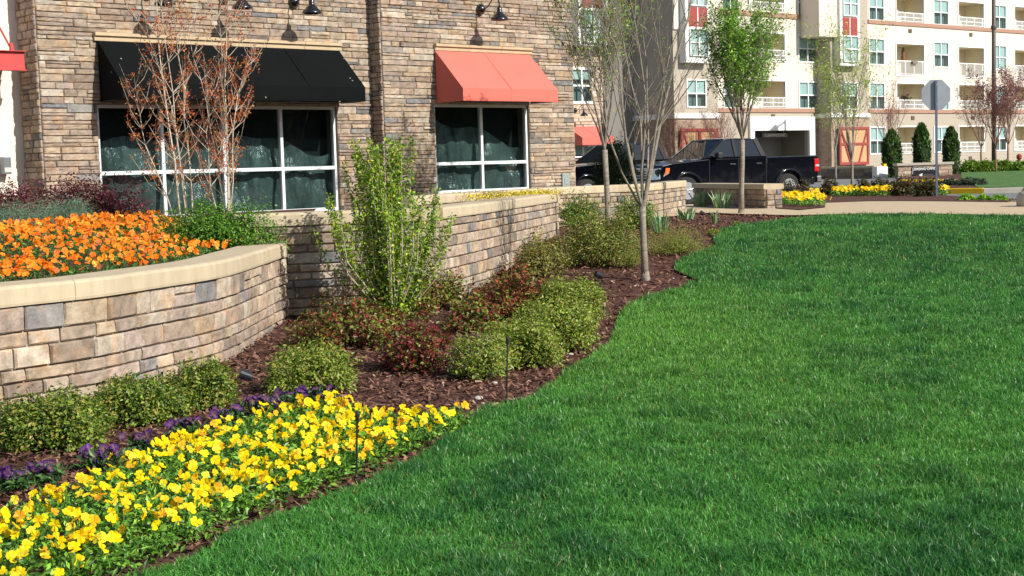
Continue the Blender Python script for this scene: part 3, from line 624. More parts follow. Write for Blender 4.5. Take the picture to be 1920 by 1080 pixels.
def px(u0, u1, vt, vb, D=None):   # base point, half width, height from how wide and tall it looks at its own distance
    c = G((u0 + u1) / 2, vb) if D is None else at((u0 + u1) / 2, vb, D); s = c.y / FPX
    return c, (u1 - u0) / 2 * s, (vb - vt) * s
def B(name, label, cat, u0, u1, vt, vb, n, leaf, pal, D=None, ry=None, push=.6, **k):
    c, rx, h = px(u0, u1, vt, vb, D); ry = ry or rx * .9
    c = Vector((c.x * (c.y + ry * push) / c.y, c.y + ry * push, 0)); c.z = float(gz(c.x, c.y)) if D is None else at((u0 + u1) / 2, vb, D).z
    return bush(name, label, cat, c, rx, ry, h, n, leaf, pal, **k)
gb = 'clipped boxwood shrubs along the curved planter'
B('boxwood_shrub', 'large clipped boxwood at the far left under the curved stone wall', 'shrub', -5, 205, 742, 846, 8500, .031, GB, seed=11, box=.7, stems=70, group=gb, ry=.33)
B('boxwood_shrub', 'clipped boxwood second from the left along the curved wall', 'shrub', 172, 350, 712, 798, 7500, .031, GB, seed=12, box=.7, stems=60, group=gb, ry=.33)
B('boxwood_shrub', 'small round boxwood at the right end of the row under the curved wall', 'shrub', 326, 446, 676, 768, 5000, .03, GB, seed=13, box=.4, stems=50, group=gb, ry=.27)
B('boxwood_shrub', 'light green boxwood standing alone behind the purple pansies', 'shrub', 500, 668, 648, 738, 6000, .032, GL, seed=14, box=.4, stems=70, ry=.36, stemc=barkw)
B('rose_shrub', 'low red and green rose bush against the shaded stone wall', 'shrub', 562, 762, 572, 652, 3600, .042, GR, seed=21, box=.2, lump=.3, stems=50, ry=.42, asp=.62)
B('rose_shrub', 'rose bush with dark red tips below the tall light green shrub', 'shrub', 685, 805, 520, 600, 3000, .042, GR, seed=22, box=.1, lump=.35, stems=40, ry=.4, asp=.62)
B('rose_shrub', 'greenish rose bush between the tall shrub and the middle wall corner', 'shrub', 775, 880, 508, 580, 2000, .042, GR[2:4] * 2 + GR, seed=23, box=.1, lump=.35, stems=40, ry=.4, asp=.62)
B('rose_shrub', 'dark wine red rose bush on bare mulch, lowest of the roses', 'shrub', 722, 845, 600, 698, 2400, .038, [GR[0], GR[4], GR[5], GR[3], GR[4]], seed=24, box=.1, lump=.35, stems=45, ry=.32, asp=.6)
B('rose_shrub', 'red rose bush beside the far end of the light green hedge', 'shrub', 895, 1030, 508, 602, 3000, .042, GR[:2] + GR, seed=25, box=.1, lump=.3, stems=45, ry=.45, asp=.62)
B('rose_shrub', 'small red tipped rose bush in front of the middle stone wall', 'shrub', 838, 935, 560, 622, 1700, .04, GR, seed=26, box=.1, lump=.3, stems=30, ry=.35, asp=.62)
gh = 'light green hedge shrubs running along the lawn'
B('hedge_shrub', 'farthest shrub of the light green hedge row, flat topped', 'shrub', 1005, 1134, 520, 606, 8500, .031, GL, seed=31, box=.95, lump=.1, stems=40, group=gh, ry=.42)
B('hedge_shrub', 'second farthest shrub of the light green hedge row', 'shrub', 962, 1124, 564, 662, 10500, .031, GL, seed=32, box=.95, lump=.1, stems=50, group=gh, ry=.42)
B('hedge_shrub', 'middle shrub of the light green hedge row, behind the black stake', 'shrub', 900, 1056, 604, 690, 9000, .031, GL, seed=33, box=.6, stems=50, group=gh, ry=.38)
B('hedge_shrub', 'nearest hedge shrub, half bare with pale twigs showing', 'shrub', 840, 968, 618, 712, 3200, .031, GL, seed=34, box=.4, stems=190, group=gh, ry=.34, stemc=barkw, stem_r=.0045, inner=.6)
# tall loose light green shrub
def tall_shrub():
    c = G(738, 601); r = np.random.default_rng(77); s = c.y / FPX; root = empty('tall_shrub', c, 0, 'tall loose bright green shrub in front of the straight stone wall', 'shrub'); mb = MB(); PP = []; ND = []
    for k in range(84):
        a = r.random() * 2 * PI; top = (2.02 * (.38 + .62 * r.random() ** .7)); rr = (.80 if top < 1.1 else .64 if top < 1.5 else .34) * math.sqrt(r.random()) * (1.15)
        e = np.array([math.cos(a) * rr - (.12 if top > 1.6 else 0), math.sin(a) * rr * .8, top]); b = np.array([math.cos(a) * .06, math.sin(a) * .06, 0]); m1 = b * .45 + e * .55; m1[:2] *= 1.5 if top < 1.5 else 1.2
        pts = [b, m1 * .5 + b * .5 + r.normal(size=3) * .01, m1, e]; mb.tube(pts, [.009, .007, .005, .002], 5, cap=False)
        nt_ = int(90 * top)
        for q in np.linspace(.08, 1, nt_):
            p = (1 - q) * (1 - q) * b + 2 * q * (1 - q) * m1 + q * q * e
            o_ = r.normal(size=3); o_[2] *= .5; L_ = .03 + .11 * r.random() * (1.15 - q)
            for z in range(2): PP.append(p + unit(o_) * L_ * (z + .4) * .7 + r.normal(size=3) * .012); ND.append(unit(o_) * .5 + [0, 0, .5] + r.normal(size=3) * .6)
        for z in range(5):
            q = .3 + .6 * r.random(); p = (1 - q) * b + q * e; p = (1 - q) * (1 - q) * b + 2 * q * (1 - q) * m1 + q * q * e; o_ = unit(r.normal(size=3) * [1, 1, .4] + [0, 0, .6]); mb.tube([p, p + o_ * .14], [.003, .0012], 4, cap=False)
    leaves('foliage', np.array(PP), np.array(ND), .04, .55, GT, root, [.3, .25, .2, .17, .08], seed=78); mb.build('stems', barkw, root, fix=False)
tall_shrub()
B('loose_shrub', 'olive green loose shrub at the end of the middle stone wall', 'shrub', 965, 1062, 440, 522, 3600, .036, GO, seed=41, box=.2, lump=.3, stems=60, ry=.4)
B('loose_shrub', 'broad olive green shrub left of the grey bare tree', 'shrub', 1050, 1200, 402, 502, 7500, .036, GB + GO, seed=42, box=.2, lump=.3, stems=80, ry=.6)
B('loose_shrub', 'bright green shrub against the far wall, left of the slim green tree', 'shrub', 1040, 1135, 366, 424, 3400, .04, GG + GB, seed=43, box=.2, lump=.35, stems=50, ry=.4, inner=.5)
B('loose_shrub', 'bright green shrub behind the grey trunk against the far wall', 'shrub', 1148, 1235, 362, 432, 3200, .04, GG + GB, seed=44, box=.2, lump=.35, stems=50, ry=.4, inner=.5)
def blades(name, label, cat, c, rx, ry, h, n, wd, pal, seed, up=.75, group=None, feather=0):
    r = np.random.default_rng(seed); root = empty(name, c, 0, label, cat, group); a = r.random(n) * 2 * PI; q = np.sqrt(r.random(n))
    b = np.stack([np.cos(a) * q * rx * .55, np.sin(a) * q * ry * .55, np.zeros(n)], 1); o = np.stack([np.cos(a) * rx, np.sin(a) * ry, np.zeros(n)], 1) * (.25 + .6 * r.random(n))[:, None] * (1 - up * .5)
    H = h * (.55 + .45 * r.random(n)); mid = b + o * .45 + np.stack([0 * H, 0 * H, H * .6], 1); tip = b + o * 1.2 + np.stack([0 * H, 0 * H, H], 1)
    sd = np.stack([np.cos(a + 1.57 + r.normal(0, .6, n)), np.sin(a + 1.57 + r.normal(0, .6, n)), np.zeros(n)], 1) * wd / 2
    V = np.stack([b - sd * .7, b + sd * .7, mid + sd, mid - sd, tip], 1).reshape(-1, 3); k = np.arange(n)[:, None] * 5; L = np.concatenate([k + np.array([[0, 1, 2, 3]]), k + np.array([[3, 2, 4]])], 1)
    pal = np.array(pal); col = pal[r.integers(0, len(pal), n)] * (1 + .2 * r.normal(size=(n, 1))).clip(.5, 1.5)
    npmesh('blades', V, L, np.tile([4, 3], n), leafm, root, col=np.repeat(col, 5, 0)); return root
IR = [S(120, 160, 110), S(100, 146, 84), S(150, 180, 130), S(176, 190, 150)]
for u, v, wpx, hpx, n, lab in [(1315, 389, 46, 36, 34, 'clump of grey green iris blades left of the round wall light'), (1354, 392, 52, 40, 44, 'clump of grey green iris blades beside the trunk of the green tree'),
                               (1236, 436, 56, 42, 34, 'pale iris clump at the foot of the far wall, nearest the grey tree'), (1286, 412, 50, 28, 30, 'pale iris clump at the rounded end of the far wall'), (1340, 418, 30, 26, 12, 'thin sparse iris shoots beside the lawn edge')]:
    c = G(u, v); s = c.y / FPX; blades('iris_clump', lab, 'iris', c, wpx * s * .5, wpx * s * .5, hpx * s, n, .035, IR, int(u), group='iris clumps in the mulch')
B('feathery_shrub', 'feathery yellow green spirea right of the grey bare trunk', 'shrub', 1205, 1330, 424, 480, 5200, .02, [S(136, 150, 52), S(112, 132, 42), S(150, 156, 76), S(120, 110, 60)], seed=46, box=.1, lump=.35, stems=260, stem_r=.0022, inner=.7, asp=.3, ry=.5, stemc=mat('stem_olive', S(128, 128, 62, .8), .8, .2, 20))
B('feathery_shrub', 'thin feathery shrub just left of the grey bare trunk base', 'shrub', 1150, 1215, 440, 505, 1800, .02, [S(136, 150, 52), S(112, 132, 42), S(130, 120, 70)], seed=47, box=.1, lump=.35, stems=140, stem_r=.0022, inner=.7, asp=.3, ry=.3, stemc=MATS['stem_olive'])
B('ground_plant', 'small low yellow green plant at the lawn edge near the far bed', 'plant', 1322, 1350, 431, 441, 300, .03, GL, seed=48, stems=8)
B('ground_plant', 'small low green tuft in mulch between iris and slim tree', 'plant', 1372, 1392, 416, 424, 200, .03, GL, seed=49, stems=8)
# inside the near planter
def inP(u, D): x, y = xyD(u, D); return Vector((x, y, float(psoil(x, y))))
def PB(name, label, cat, u, D, wpx, hpx, n, leaf, pal, **k):
    c = inP(u, D); s = D / FPX; return bush(name, label, cat, c, wpx * s / 2, k.pop('ry', wpx * s / 2 * .8), hpx * s, n, leaf, pal, **k)
PB('green_shrub', 'bright green leafy shrub at the right end of the orange pansies', 'shrub', 402, 16.2, 200, 92, 10000, .036, GG, seed=51, box=.2, lump=.35, stems=60, ry=.4)
PB('burgundy_shrub', 'burgundy loropetalum bush in front of the stone pier and window', 'shrub', 168, 18.8, 200, 92, 6500, .04, GP, seed=52, box=.2, lump=.3, stems=120, inner=.55)
PB('burgundy_shrub', 'burgundy bush at the far left edge before the cream wall', 'shrub', 20, 18.6, 185, 92, 5200, .04, GP, seed=53, box=.2, lump=.3, stems=110, inner=.55)
PB('juniper', 'blue grey juniper at the left edge behind the orange pansies', 'juniper', 22, 16.8, 140, 62, 4500, .03, GJ, seed=54, lump=.3, stems=60, asp=.16)
PB('juniper', 'blue grey juniper mound just left of the orange pansy bed top', 'juniper', 120, 17.8, 120, 62, 4500, .03, GJ, seed=55, lump=.3, stems=60, asp=.16)
# ---------------------------------------------------------------- pansies
def petals(n, r, P, Nn, size, pal, w, eye, throat=.12, cup=.25):
    # five overlapping rounded petals per bloom
    Nn = unit(Nn); up = np.array([0, 0, 1.]) + r.normal(size=(n, 3)) * .25; t = unit(up - Nn * (up * Nn).sum(1, keepdims=True)); b = np.cross(Nn, t)
    pal = np.array(pal); c0 = pal[r.choice(len(pal), n, p=w)] * (1 + .12 * r.normal(size=(n, 1))).clip(.6, 1.3); Vs = []; Ls = []; Cs = []; sz = []; base = 0
    for k, (ang, ln, wd, off) in enumerate([(60, .95, .8, 0), (120, .95, .8, .02), (5, .9, .8, .05), (175, .9, .8, .05), (270, 1.0, 1.05, .09)]):
        a = math.radians(ang); rad = (t * math.sin(a) + b * math.cos(a)); sd = np.cross(Nn, rad); l = (size * ln / 2 * (.85 + .3 * r.random(n)))[:, None]; o = Nn * (size * off)[:, None]
        cu = (cup * (.3 + 1.2 * r.random(n)))[:, None] * l
        pts = [P + o]
        for (q, ww, h) in [(.45, -.38, .15), (.85, -.46, .75), (1.05, -.15, 1.0), (1.05, .18, 1.1), (.82, .47, .7), (.42, .38, .15)]:
            pts.append(P + o + rad * l * q + sd * l * ww * wd * 1.15 + Nn * cu * h + Nn * (r.normal(size=(n, 1)) * .07) * l)
        V = np.stack(pts, 1); Vs.append(V); m = 7; kk = np.arange(n)[:, None] * 35 + k * 7
        Ls.append(kk + np.array([[0, 1, 2, 0, 2, 3, 0, 3, 4, 0, 4, 5, 0, 5, 6]])); cc = np.repeat(c0[:, None, :], 7, 1) * (1 + .05 * r.normal(size=(n, 1, 1))); cc[:, 0, :] = np.array(eye) * .35 + .65 * c0; Cs.append(cc)
    V = np.concatenate(Vs, 1).reshape(-1, 3); Cc = np.concatenate(Cs, 1).reshape(-1, 3); L = np.concatenate(Ls, 1).ravel(); return V, L, Cc
def pansies(name, label, P, nb, size, pal, w, eye, hfol, zf, nleaf, lpal, seed, kind='stuff', cat='pansies', tilt=1.0, parent=None):
    r = np.random.default_rng(seed)
    # blooms: pick from the point supply with clumps of one plant
    plants = P[r.choice(len(P), max(3, nb // 4), replace=False)]; k = r.integers(0, len(plants), nb); Q = plants[k] + r.normal(size=(nb, 2)) * .07
    Q[: nb * 2 // 3] = P[r.choice(len(P), nb * 2 // 3)]
    z = zf(Q[:, 0], Q[:, 1]) + hfol * (.75 + .55 * r.random(nb)); B_ = np.stack([Q[:, 0], Q[:, 1], z], 1)
    # the faces turn to the light and a little every way
    Nn = np.array([SUN.x * .35, SUN.y * 1.0, .55]) * tilt + r.normal(size=(nb, 3)) * .5
    V1, L1, C1 = petals(nb, r, B_, Nn, size * (.75 + .5 * r.random(nb)), pal, w, eye)
    # leaves
    q = P[r.choice(len(P), nleaf)] + r.normal(size=(nleaf, 2)) * .03; pl = P[r.choice(len(P), max(4, nb // 3))]; 
    d = np.min(((q[:, None, :] - pl[None]) ** 2).sum(-1), 1) if nleaf * len(pl) < 6e6 else np.full(nleaf, .01)
    hh = hfol * (1.0 - .45 * np.clip(d / .02, 0, 1)); zz = zf(q[:, 0], q[:, 1]) + hh * (r.random(nleaf) ** .6); lp = np.stack([q[:, 0], q[:, 1], zz], 1)
    Nl = np.array([0, -.2, .8]) + r.normal(size=(nleaf, 3)) * .6; Nl = unit(Nl); t = unit(r.normal(size=(nleaf, 3)) + [0, 0, .5]); t = unit(t - Nl * (t * Nl).sum(1, keepdims=True)); b = np.cross(Nl, t)
    l = (.045 * (.6 + .8 * r.random(nleaf)) * (size / .062))[:, None]; md = lp + t * l * .5; V2 = np.stack([lp, md - b * l * .22 + Nl * l * .08, lp + t * l, md + b * l * .22 + Nl * l * .08], 1).reshape(-1, 3)
    lpal = np.array(lpal); c2 = np.repeat(lpal[r.integers(0, len(lpal), nleaf)] * (1 + .25 * r.normal(size=(nleaf, 1))).clip(.5, 1.6), 4, 0)
    L2 = (np.arange(nleaf)[:, None] * 4 + np.array([[0, 1, 2, 0, 2, 3]])).ravel() + len(V1)
    V = np.concatenate([V1, V2]); L = np.concatenate([L1, L2]); nf1 = len(L1) // 3; nf2 = len(L2) // 3; mi = np.concatenate([np.zeros(nf1), np.ones(nf2)])
    o = npmesh(name, V, L, [3] * (nf1 + nf2), [petalm, leafm], parent, col=np.concatenate([C1, c2]), mi=mi)
    if kind: tag(o, label, cat, None, kind)
    return o
def fill(poly, n, seed):
    r = np.random.default_rng(seed); poly = np.asarray(poly); lo, hi = poly.min(0), poly.max(0); out = []
    while sum(map(len, out)) < n: p = lo + (hi - lo) * r.random((n, 2)); out.append(p[inpoly(p, poly)])
    return np.vstack(out)[:n]
YL = [S(252, 226, 20), S(252, 214, 10), S(248, 196, 30), S(250, 234, 60), S(236, 168, 40)]
top = [zplane(u, v, .14) for u, v in [(-160, 1010), (0, 936), (90, 908), (200, 868), (300, 822), (400, 790), (500, 758), (600, 742), (645, 745), (700, 762), (770, 764), (850, 752), (890, 766)]]
bot = [zplane(u, v, .0) for u, v in [(884, 806), (830, 832), (745, 862), (690, 893), (600, 925), (520, 958), (420, 1000), (330, 1044), (240, 1080), (60, 1150), (-160, 1250)]]
ypoly = np.array([[p.x, p.y] for p in top + bot])
GYL = [S(106, 154, 48), S(82, 130, 40), S(134, 178, 64), S(62, 102, 34)]
pansies('yellow_pansies', 'bed of bright yellow pansies filling the near left corner beside the lawn', fill(ypoly, 6000, 3), 800, .050, YL, [.38, .3, .09, .19, .04], S(230, 160, 10), .13, gz, 26000, GYL, 5)
# purple pansy clumps along the back of the bed: single plants
pc = [(20, 905, 70, 'purple pansy clump at the left edge of the photo, beside the yellow bed'), (85, 892, 60, 'small purple pansy clump second from the left edge'), (190, 862, 90, 'purple pansy clump in front of the left boxwood'), (272, 838, 55, 'small purple pansy clump between two yellow tufts at the back of the bed'),
      (350, 806, 50, 'tiny purple pansy clump at the back edge, left of the middle'), (430, 785, 70, 'purple pansy clump in front of the small round boxwood'), (490, 762, 80, 'purple pansy clump right of the small round boxwood'), (535, 752, 80, 'purple pansy clump in front of the lone boxwood, left side'), (590, 742, 90, 'purple pansy clump at the right end of the purple row')]
for i, (u, v, wp, lab) in enumerate(pc):
    c = zplane(u, v + 12, 0.02); s = c.y / FPX; r = np.random.default_rng(100 + i)
    a = r.random(400) * 2 * PI; q = np.sqrt(r.random(400)) * wp * s * .42; P = np.stack([np.cos(a) * q, np.sin(a) * q * .5], 1)
    o = pansies('purple_pansy', None, P, 6 + wp // 8, .062, [S(66, 16, 118), S(50, 10, 92), S(88, 30, 144)], [.4, .4, .2], S(220, 170, 30), .10, lambda x, y: 0 * x, 300, [S(70, 104, 50), S(54, 86, 44), S(92, 128, 64)], 200 + i, kind=None); o.location = (c.x, c.y, 0); tag(o, lab, 'pansy', 'purple pansy clumps behind the yellow bed')
# orange pansies on the mounded soil of the near planter
front = [pathN.at(q, -.5) for q in np.linspace(0, pathN.L - .5, 30)]
back = [xyD(u, D) for u, D in [(478, 16.2), (440, 16.6), (400, 17.0), (340, 17.3), (300, 18.2), (235, 18.6), (170, 17.9), (100, 16.6), (40, 15.8), (-60, 15.3), (-200, 15)]]
opoly = np.array([[p[0], p[1]] for p in front + back])
pansies('orange_pansies', 'bed of orange pansies mounded inside the near curved planter', fill(opoly, 6000, 8), 1700, .056, [S(250, 136, 24), S(252, 158, 40), S(246, 116, 20), S(252, 186, 70), S(240, 140, 80)], [.34, .28, .16, .14, .08], S(160, 60, 10), .15, lambda x, y: psoil(x, y), 17000, [S(70, 110, 42), S(54, 90, 34), S(92, 130, 54)], 9)
# yellow creeping plants behind the far wall
cr = []
r = np.random.default_rng(4)
for q in range(170):
    u = 822 + 215 * r.random(); D = 23.5 + 2.2 * r.random(); x, y = xyD(u, D); cr.append((x, y, 1.22))
cr = np.array(cr); kk = r.integers(0, len(cr), 3600); P = cr[kk] + r.normal(size=(3600, 3)) * [.09, .09, .03] + [0, 0, .05]
o = leaves('yellow_stonecrop', P, r.normal(size=(3600, 3)) * .6 + [0, 0, 1], .05, .35, [S(216, 196, 40), S(190, 176, 44), S(226, 210, 70), S(150, 130, 50)], None, seed=6); tag(o, 'low yellow creeping plants under the right hand shop window', 'ground cover', None, 'stuff')
# ---------------------------------------------------------------- trees
def tube_tree(root, trunk_pts, trunk_r, branches, bark, name='trunk'):
    mb = MB(); mb.tube(trunk_pts, trunk_r, 12); 
    mb.build(name, bark, root, smooth=True, fix=False)
def grow_tree(label, c, H, fork, tr, spread, nbr, nl, leaf, pal, seed, bark=barkm, leafstart=.3, levels=2, cat='tree', name='tree', asp=.5, dens=.5, lean=(0, 0), up=1.0, twigs=5, group=None, wob=.03, bias=None, leafcut=None, clus=7, crownbase=.0):
    r = np.random.default_rng(seed); root = empty(name, c, 0, label, cat, group); ends = []
    tm = MB(); f = np.array([lean[0] * fork, lean[1] * fork, fork]); pts = [np.array([0, 0, -.05]), np.array([r.normal() * wob * .3, 0, fork * .35]), f * .7 + r.normal(size=3) * wob * .3, f]
    tm.tube(pts, [tr * 1.25, tr, tr * .93, tr * .95], 12)
    tm.lathe([(tr * 1.7, -.05), (tr * 1.35, .03), (tr * 1.12, .10)], 12)
    bm_ = MB()
    def branch(p, d, L, rad, lev):
        n = 6; P = [p]; q = p.copy(); dd = d.copy()
        for i in range(n):
            dd = unit(dd + np.array([0, 0, .10 * up]) + r.normal(size=3) * .085); q = q + dd * L / n; P.append(q)
        bm_.tube(P, [max(.0016, rad * (1 - .8 * i / n)) for i in range(n + 1)], 6 if lev < 2 else 4, cap=False)
        for i in range(1, n + 1): ends.append((P[i], unit(P[i] - P[i - 1]), lev, i / n))
        if lev < levels + 1:
            k = twigs + (2 if lev == 0 else 0)
            for j in range(k):
                t = .22 + .75 * (j + r.random() * .8) / k; i = min(n - 1, int(t * n)); pp = P[i] + (P[i + 1] - P[i]) * (t * n - i)
                ax = unit(np.cross(dd, r.normal(size=3))); ang = .45 + .35 * r.random(); nd = unit(unit(P[i + 1] - P[i]) * math.cos(ang) + ax * math.sin(ang) + [0, 0, .18 * up])
                branch(pp, nd, L * (.5 - .22 * t) * (.7 + .6 * r.random()), max(.0018, rad * .5 * (1 - .5 * t)), lev + 1)
    for k in range(nbr):
        a = 2 * PI * (k + .6 * r.random()) / nbr + (bias or 0); sp = spread * (.35 + .75 * r.random()) * (0.25 if k == 0 else 1); d = unit(np.array([math.cos(a) * sp, math.sin(a) * sp, 1.0]))
        hb = fork * (1 - crownbase * r.random()); p0 = np.array([f[0] * hb / fork, f[1] * hb / fork, hb]) 
        branch(p0, d, (H - hb) * (.78 + .3 * r.random()), tr * (.40 if k else .58) * (.7 + .5 * r.random()), 0)
    t_ = tm.build('trunk', bark, root, smooth=True, fix=False); b_ = bm_.build('branches', bark, root, smooth=True, fix=False)
    E = np.array([e[0] for e in ends]); Dn = np.array([e[1] for e in ends]); lv = np.array([e[2] for e in ends]); tt = np.array([e[3] for e in ends])
    ok = (E[:, 2] > fork + leafstart) & (lv >= 1)
    if leafcut is not None: ok &= leafcut(E, r)
    E, Dn = E[ok], Dn[ok]
    if nl and len(E):
        m_ = r.random(len(E)) < dens; 
        if m_.sum() > 3: E, Dn = E[m_], Dn[m_]
        k = r.integers(0, len(E), nl); P = E[k] + r.normal(size=(nl, 3)) * leaf * clus * .12; leaves('crown', P, r.normal(size=(nl, 3)) * .7 + [0, -.1, .7] + Dn[k] * .3, leaf, asp, pal, root, seed=seed + 9, tipdir=Dn[k] * .6 + r.normal(size=(nl, 3)) * .5)
    return root
GN = [S(112, 156, 44), S(88, 136, 36), S(146, 180, 64), S(70, 112, 30), S(150, 130, 50)]
c = G(1210, 523); grow_tree('grey barked nearly leafless tree standing in the mulch beside the lawn', c, 4.5, .95, .045, .50, 8, 900, .028, GN, 15, name='bare_tree', dens=.25, lean=(-.015, 0), twigs=4, levels=2, crownbase=.12, wob=.02)
c = Vector((*xyD(1138, 23.6), 0)); c.z = float(gz(c.x, c.y)) - .05; grow_tree('slim tree with sparse fresh green leaves, left of the grey bare tree', c, 4.3, 1.45, .048, .34, 8, 5200, .05, GN, 16, name='leafing_tree', dens=.5, lean=(-.02, 0), twigs=6, leafstart=.0)
c = G(1390, 401); grow_tree('upright green tree in the mulch in front of the low stone wall', c, 4.0, 1.5, .052, .56, 12, 12500, .066, GN[:4], 27, name='green_tree', dens=.85, lean=(.03, 0), twigs=6, leafstart=.05, asp=.45)
# crape myrtles in the near planter: several pale stems each
def crape(label, u, D, spec, seed):
    c = inP(u, D); r = np.random.default_rng(seed); root = empty('crape_myrtle', c, 0, label, 'tree', 'red leaved crape myrtles before the shop window'); s = D / FPX; PP = []; ND = []
    for (bu, mu, mv, tu, tv, rad) in spec:      # base u, bend, tip as seen; depth wanders
        y0 = r.normal() * .06; z = lambda v: (c_v - v) * s; c_v = HOR - ROLL * (u - 960) + (CAMZ - c.z) / s
        b = np.array([(bu - u) * s, y0, 0]); m = np.array([(mu - u) * s, y0 + r.normal() * .15, z(mv)]); t = np.array([(tu - u) * s, y0 + r.normal() * .3, z(tv)])
        mb = MB(); n = 9; pts = []
        for i in range(n + 1):
            q = i / n; p = (1 - q) ** 2 * b + 2 * q * (1 - q) * (2 * m - .5 * b - .5 * t) + q * q * t; pts.append(p + (r.normal(size=3) * .012 if 0 < i else 0))
        mb.tube(pts, [rad * .75 * (1 - .75 * i / n) for i in range(n + 1)], 7, cap=False)
        for i in range(2, n + 1):
            for j in range(3):
                a = r.random() * 2 * PI; L_ = (.5 - .32 * abs(i / n - .42)) * (.4 + .9 * r.random()); d = unit(np.array([math.cos(a), math.sin(a) * .8, .75 + .4 * r.random()])); p = pts[i]; q1 = p + d * L_ * .5; q2 = p + (d + [0, 0, .35]) * L_
                mb.tube([p, q1, q2], [.0052, .0036, .0014], 4, cap=False)
                for z_ in range(4):
                    qq = .25 + .75 * r.random(); pp = p + (q2 - p) * qq; dd = unit(d + r.normal(size=3) * .8 + [0, 0, .3]); e = pp + dd * .13 * r.random(); mb.tube([pp, e], [.0022, .001], 3, cap=False)
                    for w_ in range(int(9 * (1.0 if .2 < i / n < .8 else .45))): PP.append(pp + (e - pp) * r.random() * 1.1 + r.normal(size=3) * .018); ND.append(r.normal(size=3) + [0, 0, .5])
        mb.build('stem', barkw, root, smooth=True, fix=False)
    leaves('crown', np.array(PP), np.array(ND), .030, .5, [S(176, 84, 44), S(150, 66, 38), S(196, 108, 54), S(132, 78, 40), S(150, 110, 40)], root, seed=seed)
crape('left crape myrtle clump of five pale stems with rusty red leaves', 350, 17.6, [(345, 325, 220, 300, -60, .019), (350, 318, 180, 268, 10, .016), (356, 352, 200, 345, -80, .015), (340, 285, 285, 236, 160, .014), (352, 335, 150, 320, -60, .012)], 61)
crape('right crape myrtle clump of pale stems before the black awning', 428, 17.5, [(428, 430, 190, 448, -30, .018), (424, 400, 260, 366, 60, .013), (434, 452, 230, 480, 120, .012), (430, 425, 180, 432, 10, .013), (420, 392, 300, 400, 150, .009)], 67)
#PART3
# ================================================================ far apartment block
TB = 61.2
creamp = mat('cream_siding', S(240, 230, 212, .72), .8, .03, 1.2); whitep = mat('white_trim', S(244, 244, 240, .82), .6, .02, 1); taupe = mat('taupe_render', S(196, 184, 166, .68), .85, .04, 1)
browntr = mat('brown_band', S(176, 136, 116, .8), .8, .04, 1); redp = mat('red_panel', S(178, 76, 72, .66), .7, .03, 1); bstone = mat('stone_base', S(182, 158, 136, .7), .9, .3, 2.2, .6, 9, stretch=(1, 1, 3.5), bdist=.05)
dkglass = glassmat('window_glass', (.72, .82, .82), .02, .12, S(110, 136, 134, .5), .9); blind = mat('blind', S(215, 232, 228, .9), .8, .10, 3, stretch=(9, 9, .4)); dkin = mat('room_dark', S(120, 140, 138, .8), .9)
balin = mat('balcony_wall', S(228, 216, 188, .88), .85, .05, 1); woodp = mat('barn_wood', S(208, 168, 124, .72), .7, .22, 2.5, stretch=(7, 7, .5)); darkop = mat('garage_dark', S(132, 124, 108, .8), .9, .06, .5)
z2 = lambda v, u=1645: FB.hit(u, v, TB)[1]
sC = lambda u, v=200, t=TB: FB.hit(u, v, t)[0]
AZ = .5; s_left = sC(1100); s_right = sC(2350)
apt = empty('apartment_building', FB.W(s_left, TB, AZ), FB.a, 'four storey cream and taupe apartment block with red panels across the road', 'building'); ofa = (s_left, TB, AZ)
fl = [(z2(287), z2(240)), (z2(204), z2(157)), (z2(120), z2(74)), (z2(37), z2(-9))]   # window sills and heads by storey
b1 = (z2(212), z2(205)); b2 = (z2(45), z2(38))
HT = fl[3][1] + 2.5
def bwindow(s0, s1, z0, z1, t, blindfrac=.55, mullh=True, bl=blind, trimw=.10):
    f = MB(); p = .05
    f.box(s0 - trimw, s0, t - p, t + .06, z0 - trimw, z1 + trimw); f.box(s1, s1 + trimw, t - p, t + .06, z0 - trimw, z1 + trimw)
    f.box(s0 + .0005, s1 - .0005, t - p, t + .06, z1, z1 + trimw); f.box(s0 + .0005, s1 - .0005, t - p, t + .06, z0 - trimw, z0)
    m_ = (s0 + s1) / 2; f.box(m_ - .04, m_ + .04, t - .03, t + .05, z0, z1); zm = z0 + (z1 - z0) * .5
    f.box(s0, m_ - .041, t - .025, t + .05, zm - .035, zm + .035); f.box(m_ + .041, s1, t - .025, t + .05, zm - .035, zm + .035)
    w_ = f.build('window', whitep, apt, ofa); g = MB(); g.quad((s0, t + .015, z0), (s1, t + .015, z0), (s1, t + .015, z1), (s0, t + .015, z1)); g.build('pane', dkglass, w_, ofa, fix=False)
    b = MB(); b.box(s0 + .001, s1 - .001, t + .05, t + .06, z0 + (z1 - z0) * (1 - blindfrac), z1 - .001); b.build('blind', bl, w_, ofa)
    b = MB(); b.box(s0 - .05, s1 + .05, t + .255, t + .265, z0 - .05, z1 + .05); b.build('room', dkin, w_, ofa); return w_
